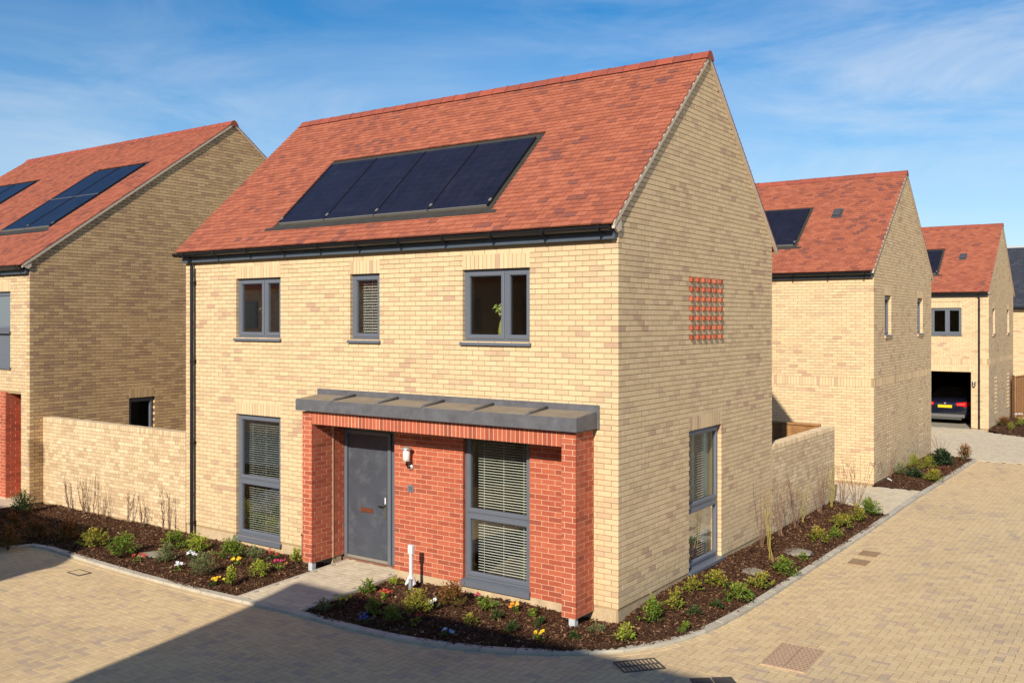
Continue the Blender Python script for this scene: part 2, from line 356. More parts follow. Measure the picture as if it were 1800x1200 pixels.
def lay_(groups, name, stuffname, m, parent, c=.0018, limit=300, stuff_c=None):
    """groups: list of (frame, pieces). The `limit` pieces that show largest become objects, the rest one stuff mesh"""
    allp = []
    for gi, (fr, P) in enumerate(groups):
        for p in P:
            ctr = fr.p((p[0]+p[1])/2, p[4], (p[2]+p[3])/2)
            allp.append((image_size(ctr, fr.N)*(p[1]-p[0])*(p[3]-p[2]), gi, p, ctr))
    allp.sort(key=lambda t: -t[0])
    singles = [t for t in allp[:limit] if t[0] > 0]; rest = allp[len(singles):]
    for s, gi, p, ctr in singles:
        fr = groups[gi][0]
        me = template((round(p[1]-p[0], 3), round(p[3]-p[2], 3), round(p[4]-p[5], 2)), m, c)
        o = bpy.data.objects.new(name, me)
        R = Matrix((fr.U, fr.N, fr.Z)).transposed()
        o.matrix_local = Matrix.Translation(ctr) @ R.to_4x4()
        link(o, parent)
    if rest:
        Vs = []; Fs = []; b = 0
        cc = c if stuff_c is None else stuff_c
        for gi, (fr, _) in enumerate(groups):
            P = [t[2] for t in rest if t[1] == gi]
            if not P: continue
            V, F = piece_arrays(P, cc); Vs.append(fr.pts(V)); Fs.append(F+b); b += len(V)
        o = bpy.data.objects.new(stuffname, arr_mesh(stuffname, np.concatenate(Vs), np.concatenate(Fs), m)); o['kind'] = 'stuff'
        link(o, parent)

CH = .0746
def courses(ulen, rows, zb, phase, openings=(), lim=None, bond='stretcher', corner=True, jit=.0016, depth=.1, c0=0, full=False):
    """stretcher (or flemish) bond rows c0..rows-1; openings (u0,u1,z0,z1); lim(z)->(umin,umax)"""
    P = []; J = .01
    for k in range(c0, rows):
        z0 = zb+k*CH+J; z1 = zb+(k+1)*CH
        a, b = (0, ulen) if lim is None else lim(z1)
        if b-a < .05: continue
        even = (k % 2 == phase)
        iv = [(a, b)]
        for (o0, o1, q0, q1) in openings:
            if q0 < z1-.01 and q1 > z0+.01:
                nv = []
                for (s, e) in iv:
                    if o1 <= s or o0 >= e: nv.append((s, e)); continue
                    if o0 > s: nv.append((s, o0))
                    if o1 < e: nv.append((o1, e))
                iv = nv
        u = []; s = 0.0
        if bond == 'stretcher':
            s = .1125 if even else 0.0
            if lim is not None or not corner: s = (-.1125 if even else -.225)
            while s < ulen+.3: u.append((s, s+.215)); s += .225
            if even and not corner: pass
        else:
            s = 0.0 if even else -.1688+.0
            i = 0
            while s < ulen+.3:
                L = .215 if i % 2 == 0 else .1025
                u.append((s, s+L)); s += L+.01; i += 1
        for (s, e) in u:
            for (i0, i1) in iv:
                x0 = max(s, i0); x1 = min(e, i1)
                if x1-x0 > .028:
                    if i1-x1 < .02 and x1 < i1 and i1 < ulen-.001: x1 = i1
                    P.append((x0, x1, z0, z1, random.uniform(-jit, jit), -depth))
    return P
def soldiers(u0, u1, z0, h=.215, w=.065, jit=.0016, depth=.1):
    n = max(1, round((u1-u0+.01)/.075)); pit = (u1-u0+.01)/n
    return [(u0+i*pit, u0+i*pit+pit-.01, z0, z0+h, random.uniform(-jit, jit), -depth) for i in range(n)]

def backing(mb, fr, ulen, z0, z1, openings, t=.30, face=-.009, gable=None, uoff=0.0):
    """mortar face with openings, inner face, and the reveals"""
    us = sorted({uoff, ulen, *[o[0] for o in openings], *[o[1] for o in openings]}); zs = sorted({z0, z1, *[o[2] for o in openings], *[o[3] for o in openings]})
    us = [u for u in us if uoff <= u <= ulen]; zs = [z for z in zs if z0 <= z <= z1]
    for i in range(len(us)-1):
        for j in range(len(zs)-1):
            uc = (us[i]+us[i+1])/2; zc = (zs[j]+zs[j+1])/2
            if any(o[0] < uc < o[1] and o[2] < zc < o[3] for o in openings): continue
            for n in (face, -t):
                mb.add([fr.p(us[i], n, zs[j]), fr.p(us[i+1], n, zs[j]), fr.p(us[i+1], n, zs[j+1]), fr.p(us[i], n, zs[j+1])], [(0, 1, 2, 3)])
    for (a, b, c, d) in openings:
        for q in ([(a, c), (a, d)], [(b, c), (b, d)], [(a, c), (b, c)], [(a, d), (b, d)]):
            (ua, za), (ub, zb_) = q
            mb.add([fr.p(ua, face, za), fr.p(ub, face, zb_), fr.p(ub, -t, zb_), fr.p(ua, -t, za)], [(0, 1, 2, 3)])
    if gable:   # gable = (apex_u, apex_z)
        for n in (face, -t):
            mb.add([fr.p(uoff, n, z1), fr.p(ulen, n, z1), fr.p(gable[0], n, gable[1])], [(0, 1, 2)])
    return mb

# ------------------------------------------------------------------ building parts
def ring(mb, fr, u0, u1, z0, z1, prof):
    """window bar ring: prof = [(inset, n), ...] swept round the rectangle with mitred corners"""
    V = []; F = []
    for (s, n) in prof:
        V += [fr.p(u0+s, n, z0+s), fr.p(u1-s, n, z0+s), fr.p(u1-s, n, z1-s), fr.p(u0+s, n, z1-s)]
    for i in range(len(prof)-1):
        for k in range(4): F.append((i*4+k, i*4+(k+1) % 4, i*4+4+(k+1) % 4, i*4+4+k))
    mb.add(V, F)
def window(parent, fr, u0, u1, z0, z1, mull=(), trans=(), n=-.06, sill=.06, label=None, sash=.064, m=frame_m, horns=.03):
    """frame mesh with its panes and sill as children"""
    mb = MB()
    us = [u0]+list(mull)+[u1]; zs = [z0]+list(trans)+[z1]
    ring(mb, fr, u0-.004, u1+.004, z0, z1, [(0, n-.07), (0, n), (.032, n), (.036, n-.008)])
    for x in mull: mb.fbox(fr, x-.022, x+.022, n-.06, n+.001, z0+.03, z1-.03, .004)
    for z in trans: mb.fbox(fr, u0+.03, u1-.03, n-.06, n+.002, z-.022, z+.022, .004)
    cells = []
    for i in range(len(us)-1):
        for j in range(len(zs)-1):
            a = us[i]+(.034 if i == 0 else .020); b = us[i+1]-(.034 if i == len(us)-2 else .020)
            c = zs[j]+(.034 if j == 0 else .020); d = zs[j+1]-(.034 if j == len(zs)-2 else .020)
            ring(mb, fr, a, b, c, d, [(0, n-.05), (0, n+.010), (.010, n+.014), (sash-.014, n+.014), (sash, n-.006), (sash, n-.05)])
            cells.append((a+sash-.004, b-sash+.004, c+sash-.004, d-sash+.004))
    o = mb.build('window', m, parent, label=label)
    for (a, b, c, d) in cells:
        g = MB(); g.add([fr.p(a, n-.022, c), fr.p(b, n-.022, c), fr.p(b, n-.022, d), fr.p(a, n-.022, d)], [(0, 1, 2, 3)]); g.build('pane', glass, o)
    if sill:
        s = MB(); V = []
        for (nn, zz) in ((n-.03, z0+.002), (.045, z0-.022), (.045, z0-sill), (.028, z0-sill), (.026, z0-.045), (n-.03, z0-.030)):
            V.append((nn, zz))
        k = len(V); s.add([fr.p(u0-horns, a, b) for a, b in V]+[fr.p(u1+horns, a, b) for a, b in V], [tuple(range(k)), tuple(range(2*k-1, k-1, -1))]+[(i, (i+1) % k, k+(i+1) % k, k+i) for i in range(k)])
        s.build('sill', m, o)
    return o
def grow(ops, e=.006): return [(a-e, b+e, c-e, d+e) for (a, b, c, d) in ops]

def tiled_slope(roof, x0, x1, y0, z0, slope, ymid, holes=(), m=tile, n_single=300, back=False, tw=.165, limit_x=None):
    """plain tiles from the eaves line (y0,z0) up to ymid; holes in (u,s) roof coordinates"""
    sg = -1 if back else 1
    th = math.atan(slope); c, s = math.cos(th), math.sin(th)
    fr = Frame((x0, y0, z0), (1, 0, 0), (0, -s*sg, c), (0, c*sg, s))
    Ls = abs(ymid-y0)/c; W = x1-x0; P = []; g = .1; rows = int(Ls/g)+1
    for r in range(rows):
        s0 = r*g-.02; s1 = min(s0+g+.03, Ls)
        off = 0 if r % 2 else -tw/2; u = off; tww = tw if not back else tw*4
        while u < W:
            a = max(u, 0); b = min(u+tww-.003, W); u += tww
            if b-a < .02: continue
            uc = (a+b)/2; sc = s0+.05
            skip = False
            for (h0, h1, q0, q1) in holes:
                if q0 < sc < q1:
                    if a >= h0 and b <= h1: skip = True; break
                    if a < h0 < b: b = h0
                    elif a < h1 < b: a = h1
            if skip or b-a < .02: continue
            P.append((a, b, s0+random.uniform(-.003, .003), s1, 0, 0))
    # wedge template: lower edge lifted
    def wedge(P):
        P = np.asarray(P); n = len(P); a, b, s0, s1 = P[:, 0], P[:, 1], P[:, 2], P[:, 3]
        hf = .026+RNG.uniform(-.003, .004, n); tl = RNG.uniform(-.0015, .0015, n); z = np.zeros(n)
        r = [(a, z+.002, s0), (b, z+.002, s0), (a, hf-tl, s0), (b, hf+tl, s0), (a+.002, z+.012, s1), (b-.002, z+.012, s1), (a, hf*.45-.006, s1), (b, hf*.45-.006, s1)]
        V = np.stack([np.stack(t, -1) for t in r], 1)
        q = [(0,1,3,2),(2,3,5,4),(0,2,4,6),(1,3,5,7)]
        F = np.array(q)[None]+(np.arange(n)*8)[:, None, None]
        return V.reshape(-1, 3), F.reshape(-1, 4)
    scored = []
    for p in P:
        ctr = fr.p((p[0]+p[1])/2, .02, p[2]); scored.append((image_size(ctr, fr.N)*(p[1]-p[0]), p, ctr))
    scored.sort(key=lambda t: -t[0])
    sing = [t for t in scored[:n_single] if t[0] > 0]; rest = scored[len(sing):]
    R = Matrix((fr.U, fr.N, fr.Z)).transposed().to_4x4()
    for sc, p, ctr in sing:
        w = round(p[1]-p[0], 3); v = random.randrange(4); key = ('tile', w, v, m.name)
        if key not in TEMPL:
            V, F = wedge([(-w/2, w/2, 0, .13, 0, 0)]); TEMPL[key] = arr_mesh('tile', V, F, m)
        o = bpy.data.objects.new('roof_tile', TEMPL[key]); o.matrix_local = Matrix.Translation(fr.p((p[0]+p[1])/2, 0, p[2])) @ R; link(o, roof)
    if rest:
        V, F = wedge([t[1] for t in rest]); o = bpy.data.objects.new('tiling', arr_mesh('tiling', fr.pts(V), F, m)); o['kind'] = 'stuff'; link(o, roof)
    return fr, Ls

def make_roof(parent, x0, x1, y0, y1, wall_eaves, tile_z, slope, ov=.2, verge=.045, holes=(), n_single=300, ridge_len=.30, ridge_n=40, label=None, left_verge=True):
    ym = (y0+y1)/2; ye = y0-ov; zr = tile_z+slope*(ym-ye)
    th = math.atan(slope); c, s = math.cos(th), math.sin(th)
    b = MB(); t = .10/c
    b.prism([(ye+.03, tile_z-.012), (ym, zr-.04), (2*ym-ye-.03, tile_z-.012), (2*ym-ye-.03, tile_z-.03-t*.6), (ym, zr-.04-t), (ye+.03, tile_z-.03-t*.6)], 'x', x0+.02, x1-.10)
    roof = b.build('roof', flat('roof_felt', (.03,.028,.026), rough=.9), parent)
    fr, Ls = tiled_slope(roof, x0-verge, x1+verge, ye, tile_z, slope, ym, holes, n_single=n_single)
    tiled_slope(roof, x0-verge, x1+verge, 2*ym-ye, tile_z, slope, ym, back=True, n_single=0)
    # ridge tiles
    rid = [];
    x = x1+verge+.012; i = 0; prof = [(-.135, -.085), (-.12, -.052), (-.055, .030), (0, .052), (.055, .030), (.12, -.052), (.135, -.085)]
    me = None; n = 0
    def rmesh(L):
        mb = MB(); k = len(prof); V = []
        for (xx, sc) in ((-L/2, .97), (L/2-.03, .97), (L/2-.03, 1.06), (L/2, 1.06)):
            V += [(xx, a*sc, bb*sc) for a, bb in prof]
        F = []
        for j in range(3):
            for q in range(k-1): F.append((j*k+q, j*k+q+1, j*k+k+q+1, j*k+k+q))
        F += [tuple(range(k)), tuple(3*k+q for q in range(k))[::-1]]
        mb.add(V, F); return mb
    while x > x0-verge+.1 and n < 120:
        L = min(ridge_len, x-(x0-verge))
        if me is None or L < ridge_len-.001:
            o = rmesh(L).build('ridge_tile', ridge_m, roof)
            if me is None: me = o.data
        else: o = link(bpy.data.objects.new('ridge_tile', me), roof)
        o.location = (x-L/2, ym, zr+.018+random.uniform(-.003, .003)); x -= L+.004; n += 1
    # verge mortar strips along both rakes of the near gable (and of the far one)
    for (xa, xb) in ((x1, x1+verge-.003), (x0-verge+.003, x0)):
        h = .05; v = MB()
        v.prism([(ye+.02, tile_z-.004+slope*.02), (ym, zr-.004), (2*ym-ye-.02, tile_z-.004+slope*.02), (2*ym-ye-.02, tile_z-.004-h/c), (ym, zr-.004-h/c), (ye+.02, tile_z-.004-h/c)], 'x', xa, xb)
        v.build('verge', verge_m, roof)
    return roof, fr, Ls, zr

def eaves_gear(parent, x0, x1, y0, wall_top, tile_z, ov=.2, brackets=True, left_stop=True):
    f = MB(); f.bbox(x0+.0, x1-.012, y0-.085, y0-.012, wall_top-.005, tile_z-.055, .004)
    f.box(x0, x1-.012, y0-ov+.07, y0-.09, tile_z-.075, tile_z-.06)
    f.build('fascia', fascia_m, parent)
    g = MB(); prof = []; yc = y0-ov+.03; zc = tile_z-.030; r = .072
    for k in range(9):
        a = math.pi*(1+k/8); prof.append((yc+r*math.cos(a), zc+r*math.sin(a)))
    for k in range(8, -1, -1):
        a = math.pi*(1+k/8); prof.append((yc+(r-.007)*math.cos(a), zc+(r-.006)*math.sin(a)))
    xa = x0-.10 if left_stop else x0; xb = x1-.02
    n = len(prof); V = [(xa, *p) for p in prof]+[(xb, *p) for p in prof]
    g.add(V, [(i, (i+1) % n, n+(i+1) % n, n+i) for i in range(n)])
    for xx in (xa, xb-.006):   # stop ends
        pr = prof[:9]; g.prism(pr, 'x', xx, xx+.006)
    g.build('gutter', black, parent)
    if brackets:
        x = x1-.18
        while x > x0:
            bk = MB(); bk.box(x-.012, x+.012, yc-.078, y0-.085, zc-.082, zc-.073); bk.box(x-.012, x+.012, yc-.082, yc-.073, zc-.08, zc+.008); bk.box(x-.010, x+.010, yc+.03, yc+.045, zc-.115, zc-.07)
            bk.build('gutter_bracket', black, parent); x -= .9
def downpipe(parent, x, y0, z0, z1, zs, ov=.2, off=.085):
    p = MB(); yy = y0-off
    p.tube([(x, y0-ov+.03, z1), (x, y0-ov+.03, z1-.06), (x, yy, z1-.20), (x, yy, z0)], .034, 12)
    o = p.build('downpipe', black, parent, smooth=False)
    for z in zs:
        b = MB(); b.lathe((x, yy, z-.015), [(.040, 0), (.040, .03)], 12); b.box(x-.012, x+.012, yy+.03, y0+.004, z-.012, z+.012); b.box(x-.028, x+.028, y0-.014, y0+.003, z-.03, z+.03)
        b.build('pipe_clip', black, o)

def solar(roof, fr, us, s0, s1, rows=1, tray=(.10, .15, .10)):
    """us: panel edges along the roof; tray margins side, bottom, top"""
    t = MB(); sd, bt, tp = tray
    t.fbox(fr, us[0]-sd, us[-1]+sd, -.012, .006, s0-bt, s1+tp)
    t.fbox(fr, us[0]-sd-.14, us[-1]+sd+.14, .010, .030, s0-bt-.05, s0-bt+.03)
    t.build('flashing', solart, roof)
    for i in range(len(us)-1):
        for r in range(rows):
            a = s0+(s1-s0)*r/rows+.008; b = s0+(s1-s0)*(r+1)/rows-.008
            p = MB(); p.fbox(fr, us[i]+.012, us[i+1]-.012, .0, .040, a, b, .004)
            o = p.build('solar_panel', solarm, roof)
            e = MB(); e.fbox(fr, us[i]+.012, us[i+1]-.012, .004, .046, a-.014, a-.001); e.build('edge_strip', alu, roof)
    for u in us:
        k = MB(); k.fbox(fr, u-.009, u+.009, .0, .050, s0+.01, s1-.01); k.build('rail', solare, roof)
        k = MB(); k.fbox(fr, u-.02, u+.02, .046, .060, s0+.09, s0+.15); k.build('clamp', alu, roof)

def shell(parent, x0, x1, y0, y1, z0, zt, t=.3, floor2=2.45, part=None):
    """inner floors and partition so that windows look into rooms"""
    m = MB(); m.box(x0+t, x1-t, y0+t, y1-t, z0-.1, z0); m.build('ground_floor', floorm, parent)
    m = MB(); m.box(x0+t-.01, x1-t+.01, y0+t-.01, y1-t+.01, floor2, floor2+.2); m.build('upper_floor', plasterd, parent)
    m = MB(); m.box(x0+t-.01, x1-t+.01, y0+t-.01, y1-t+.01, zt-.12, zt-.02); m.build('ceiling', plasterd, parent)
    if part:
        m = MB()
        for (a, b, c, d) in part: m.box(a, b, c, d, z0, zt-.12)
        m.build('partition', plasterd, parent)

def mesh_wall(mb, name, m, parent): return mb.build(name, m, parent)

# ------------------------------------------------------------------ THE MAIN HOUSE
W, D = 9.41, 5.89; EAVE = 4.99; TZ = 5.19; SL = .935
house = thing('detached_house', 'large buff brick house in the middle with red brick porch and four solar panels', 'house')
F = Frame((0, 0, 0), (-1, 0, 0), (0, -1, 0)); G = Frame((0, 0, 0), (0, 1, 0), (1, 0, 0))
ZB = .01
def row(k): return ZB+k*CH
up0, up1 = row(47)+.0, row(62)+.01
W1 = (6.722, 7.925, up0, up1); W2 = (4.361, 5.02, up0, up1); W3 = (1.439, 2.661, up0, up1)
WL = (6.722, 7.925, -.09, row(29)+.01); WR = (1.44, 2.65, -.03, 2.24); WD = (4.035, 5.455, -.25, 2.25)
ext = lambda o: (o[0], o[1], o[3]-.001, row(round((o[3]-ZB)/CH)+3))     # soldier zone over an opening
porchzone = (.385, 5.635, -.3, row(32)+.005)
bk = MB(); backing(bk, F, W-.006, -.02, EAVE, grow([W1, W2, W3])+[(WL[0]-.006, WL[1]+.006, -.09, WL[3]+.006), (WR[0]-.004, WR[1]+.004, WR[2], WR[3]), WD], uoff=.006)
wall = bk.build('wall', buff_mortar, house)
GW = (2.263, 3.507, -.06, row(29)+.01)
apz = TZ+SL*(D/2+.2)-.06
bk = MB(); backing(bk, G, D, -.02, EAVE, grow([GW]), gable=(D/2, apz), uoff=.006); bk.build('wall', buff_mortar, house)
bk = MB(); backing(bk, Frame((-W, 0, 0), (0, 1, 0), (-1, 0, 0)), D, -.2, EAVE, [], gable=(D/2, apz)); backing(bk, Frame((-W, D, 0), (1, 0, 0), (0, 1, 0)), W, -.2, EAVE, []); bk.build('wall', buff_mortar, house)
pl = MB(); pl.box(-W, -5.43, .008, .2, -.45, -.0205); pl.box(-4.03, -.012, .008, .2, -.45, -.0205); pl.box(-.2, -.008, .012, D, -.45, -.0205)
pl.box(-4.028, -2.66, -.004, .008, -.45, -.058); pl.box(-2.66, -1.43, .0, .008, -.45, -.10); pl.box(-1.43, -.58, -.004, .008, -.45, -.058)
pl.prism([(-.40, -.20), (-.40, -.33), (-.02, -.33), (-.02, -.001), (-.30, -.001)], 'y', -.012, .009)
pl.build('plinth', plinth, house)
rows_e = int((EAVE-ZB)/CH)
Pf = courses(W, rows_e, ZB, 0, [W1, W2, W3, WL, ext(W1), ext(W2), ext(W3), ext(WL), porchzone], c0=0)
for o in (W1, W2, W3, WL): Pf += soldiers(o[0], o[1], ext(o)[2]+.011)
for o in (W1, W2, W3):      # brick slips under the sills, a little proud
    n = 4 if o[1]-o[0] > 1 else 2; w = (o[1]-o[0])/n
    Pf += [(o[0]+i*w, o[0]+(i+1)*w-.01, o[2]+.01, o[2]+CH-.008, .022, -.1) for i in range(n)]
gl = lambda z: (0, D) if z <= EAVE+.02 else (max(0, (z+.012-TZ)/SL-.2), D-max(0, (z+.012-TZ)/SL-.2))
redz = (2.218, 3.54, row(48), row(61))
Pg = []
rg = int((apz-ZB)/CH)
RB = []
for k in range(rg):
    holes = [GW, ext(GW)]
    if 48 <= k <= 60 and k % 2 == 0:
        for i in range(6):
            y = 2.27+.225*i; RB.append((y+.010, y+.0925, row(k)+.010, row(k)+CH, .038, -.1)); holes.append((y-.01, y+.1125, row(k), row(k)+CH))
    Pg += courses(D, k+1, ZB, 1, holes, lim=(gl if k >= rows_e else None), c0=k)
Pg += soldiers(GW[0], GW[1], ext(GW)[2]+.011)
lay([(F, Pf), (G, Pg)], 'brick', 'brickwork', buff, wall, mortar=buff_mortar)
lay([(G, RB)], 'red_brick', 'red_bricks', red, wall)
# red brick porch
ZR = -.068; FP = Frame((0, -.4775, 0), (-1, 0, 0), (0, -1, 0))
pm = MB()
pm.box(-5.635+.0035, -5.416-.0035, -.4742, .0, ZR+.002, 2.40); pm.box(-.602, -.3835, -.4742, .0, ZR+.002, 2.40)
pm.box(-5.41, -.612, -.4745, -.38, 2.216, 2.40)
backing(pm, Frame((0, -.0, 0), (-1, 0, 0), (0, -1, 0)), 4.029, ZR, 2.40, [(WR[0]-.006, WR[1]+.006, ZR-.01, WR[3])], face=-.0015, t=.0055, uoff=.385)
pm.box(-5.46, -5.422, 0.0, .31, ZR+.002, 2.21)
pm.box(-5.414, -5.409, -.018, .010, ZR+.002, 2.2)
porchw = pm.build('porch', red_mortar, house)
Pr = courses(4.035, 32, ZR, 0, [(-.1, .385, -1, 3), (WR[0], WR[1], -1, 3)], jit=.0015)
Pr = [(a, b, c, d, e+.003, f) for a, b, c, d, e, f in Pr]
FPr = []; FS = Frame((-.38, -.4775, 0), (0, 1, 0), (1, 0, 0)); FI = Frame((-5.416, -.4775, 0), (0, 1, 0), (1, 0, 0)); Ps = []; Pi = []
for k in range(33):
    z0 = ZR+k*CH+.01; z1 = min(ZR+(k+1)*CH, 2.405); a = k % 2
    if z1-z0 < .03: continue
    for base in (.38, 5.416):
        rev = base > 1
        segs = [(0, .045), (.055, .22)] if a else [(0, .17), (.18, .22)]
        if rev: segs = [(.22-e, .22-s) for s, e in segs]
        dep = -.1 if a else -.05
        for s, e in segs: FPr.append((base+s, base+e, z0, z1, random.uniform(-.001, .001), dep))
    st = .112 if a else .062; us = []; u = st
    segs = [(.112, .325), (.335, .477)] if a else [(.062, .215), (.225, .44), (.45, .477)]
    for s, e in segs: Ps.append((s, e, z0, z1, random.uniform(-.001, .001), -.1)); 
    if z1 < 2.21:
        for s, e in segs: Pi.append((s, min(e, .455), z0, z1, random.uniform(-.001, .001), -.1)) if s < .44 else None
        for s, e in ([(.49, .60), (.61, .765)] if a else [(.49, .70), (.71, .765)]): Pi.append((s, e, z0, z1, random.uniform(-.001, .001), -.04))
Pl = soldiers(.612, 5.406, 2.206, h=.208)
lay([(F, Pr), (FP, FPr), (FS, Ps), (FI, Pi), (FP, Pl)], 'brick', 'brickwork', red, porchw, mortar=red_mortar, front=-.001, c=.001)
sb = MB(); sb.box(-5.41, -.61, -.376, -.006, 2.222, 2.235); sb.box(-5.41, -4.04, -.004, .31, 2.222, 2.235); sb.build('soffit', plasterd, house)
ps = MB(); ps.bbox(-.50, -.405, -.465, -.37, -.40, -.066, .006); ps.build('pier_foot', pale, house)
ps = MB(); ps.bbox(-5.52, -5.43, -.46, -.37, -.40, -.066, .006); ps.build('pier_foot', pale, house)
# canopy
c = MB(); c.prism([(-.565, 2.425), (-.565, 2.60), (-.55, 2.607), (-.03, 2.648), (-.002, 2.648), (-.002, 2.425)], 'x', -5.705, -.315)
can = c.build('canopy', lead, house)
c = MB(); c.prism([(-.545, 2.6085), (-.545, 2.612), (-.035, 2.652), (-.035, 2.648)], 'x', -5.695, -.345); c.build('canopy_deck', leadtop, can)
c = MB(); c.bbox(-5.765, -.29, -.032, -.002, 2.56, 2.742, .004); c.bbox(-.335, -.285, -.030, -.0025, 2.42, 2.738, .004); c.build('upstand', lead, can)
for x in (-4.867, -3.927, -2.996, -2.061, -1.119):
    r = MB(); r.tube([(x, -.553, 2.615), (x, -.48, 2.633), (x, -.04, 2.668)], [.013, .025, .025], 10); r.build('batten_roll', lead, can, smooth=True)
# windows
fz = row(48)-.004
window(house, F, W1[0], W1[1], fz, W1[3], mull=(7.195,)); window(house, F, W2[0], W2[1], fz, W2[3]); window(house, F, W3[0], W3[1], fz, W3[3], mull=(1.905,))
window(house, F, WL[0], WL[1], -.01, WL[3], trans=(1.0,), sill=.085); window(house, F, WR[0]+.0, WR[1], .03, 2.215, trans=(.995,), sill=.11, horns=.02)
window(house, G, GW[0], GW[1], .03, GW[3], trans=(.96,), n=-.07, sill=.07)
# door
FD = Frame((0, .30, 0), (-1, 0, 0), (0, -1, 0))
d = MB(); d.fbox(FD, 4.42, 5.345, -.03, .012, -.045, 1.985, .003); door = d.build('door', door_m, house)
d = MB(); d.fbox(FD, 5.348, 5.408, -.05, .05, -.12, 2.04, .004); d.fbox(FD, 4.350, 4.417, -.05, .05, -.12, 2.04, .004); d.fbox(FD, 4.35, 5.408, -.051, .049, 1.992, 2.05, .004)
d.fbox(FD, 4.04, 4.347, -.05, .015, -.12, 2.05, .004); d.build('door_frame', frame_m, house)
d = MB(); d.fbox(FD, 4.04, 5.408, -.05, .02, 2.052, 2.225); d.build('head_panel', flat('olive_panel', (.20,.20,.15), rough=.7), house)
d = MB(); d.fbox(FD, 4.417, 5.345, -.02, .045, -.10, -.050, .004); d.build('threshold', alu, house)
d = MB(); d.fbox(FD, 4.03, 5.41, -.02, .075, -.20, -.102); d.build('door_step', flat('step_brick', (.22,.11,.07)), house)
d = MB(); d.fbox(FD, 4.762, 5.05, .013, .024, .690, .775, .004); lp = d.build('letterplate', steel, door)
d = MB(); d.fbox(FD, 4.775, 5.037, .0245, .030, .702, .762, .003); d.build('flap', copper, lp)
d = MB(); d.fbox(FD, 4.478, 4.506, .013, .022, .63, .92, .003); hd = d.build('handle_plate', steel, door)
d = MB(); d.tube([FD.p(4.492, .02, .845), FD.p(4.492, .055, .845), FD.p(4.53, .062, .845), FD.p(4.62, .058, .835)], .009, 8); d.build('lever', darkst, hd, smooth=True)
d = MB(); d.fbox(FD, 4.472, 4.502, .024, .030, .88, .985, .004); d.build('tag', white, hd)
d = MB(); d.lathe((-4.84, .285, 1.43), [(.012, 0), (.012, .004)], 10); d.build('spyhole', steel, door)
shell(house, -W, 0, 0, D, -.05, 5.0, part=[(-W+.3, -.3, 3.0, 3.1), (-5.9, -5.8, .3, 3.0), (-3.9, -3.8, .3, 3.0), (-.36, -.3, .35, 2.2)])
dm = MB(); dm.box(-5.6, -4.0, .36, .42, -.1, 2.3); dm.build('door_backing', plasterd, house)
# roof
cth = math.cos(math.atan(SL))
s_of = lambda y: (y+.2)/cth
uo = W+.045
hole = (uo-7.12, uo-2.24, s_of(.22)-.12, s_of(1.60)+.13)
roof, FR, Ls, zr = make_roof(house, -W, 0, 0, D, EAVE, TZ, SL, holes=[hole])
solar(roof, FR, [uo-x for x in (7.02, 5.87, 4.70, 3.53, 2.36)], s_of(.24), s_of(1.57), tray=(.095, .14, .13))
eaves_gear(house, -W, 0, 0, EAVE, TZ)
downpipe(house, -9.115, 0, -.4, TZ-.08, (4.607, 3.117, 1.573, .062))
# verge end block (kneeler) at the eaves, near gable
kb = MB(); kb.prism([(-.15, 5.135), (-.02, 5.235), (.03, 5.235), (.03, 5.13), (-.06, 5.07)], 'x', .002, .036); kb.build('verge_end', verge_m, house)

def blind(fr, u0, u1, z0, z1, label, n=-.17, gap=.040, tilt=-.18, wid=.023, m=slatm):
    root = thing('venetian_blind', label, 'blind', 'venetian blinds behind the windows', fr.p((u0+u1)/2, n, z1))
    off = -Vector(root.location)
    def B(mb, name, mm):
        o = mb.build(name, mm, root); o.location = off; return o
    h = MB(); h.fbox(fr, u0, u1, n-.02, n+.02, z1-.03, z1); B(h, 'headrail', m)
    me = None; z = z1-.05; cz = math.cos(tilt)*wid/2; sz = math.sin(tilt)*wid/2
    while z > z0+.02:
        if me is None:
            s = MB(); L = (u1-u0)/2
            s.add([(-L, -cz, -sz), (L, -cz, -sz), (L, 0, .003), (-L, 0, .003), (L, cz, sz), (-L, cz, sz), (-L, -cz, -sz-.0012), (L, -cz, -sz-.0012), (L, cz, sz-.0012), (-L, cz, sz-.0012)], [(0, 1, 2, 3), (3, 2, 4, 5), (6, 7, 8, 9)])
            o = s.build('slat', m, root); me = o.data
        else: o = link(bpy.data.objects.new('slat', me), root)
        R = Matrix((fr.U, fr.N, fr.Z)).transposed().to_4x4()
        o.matrix_local = Matrix.Translation(fr.p((u0+u1)/2, n, z)+off) @ R @ Matrix.Rotation(random.uniform(-.03, .03), 4, 'X'); z -= gap
    for k in (.12, .5, .88):
        u = u0+(u1-u0)*k; t = MB(); t.fbox(fr, u-.002, u+.002, n+cz+.001, n+cz+.004, z0, z1); B(t, 'cord', m)
    t = MB(); t.fbox(fr, u0, u1, n-.012, n+.012, z0, z0+.015); B(t, 'bottom_rail', m)
    return root
blind(F, WR[0]+.09, WR[1]-.17, .06, 2.19, 'white slatted blind behind the tall window in the red brick porch wall')
blind(F, WL[0]+.09, WL[1]-.17, .04, 2.13, 'white slatted blind behind the tall window between downpipe and porch')
blind(F, W2[0]+.08, W2[1]-.14, fz+.04, W2[3]-.05, 'pale closed blind behind the narrow upstairs window', tilt=-.55, gap=.046, wid=.034)
blind(G, GW[0]+.06, GW[1]-.24, .06, 2.12, 'slatted blind behind the tall window in the right gable wall', n=-.2)
cu = MB(); cu.fbox(G, GW[1]-.21, GW[1]-.03, -.25, -.22, .02, 2.12); tag(cu.build('curtain', curtain), 'pale turquoise curtain at the right edge of the gable window', 'curtain')
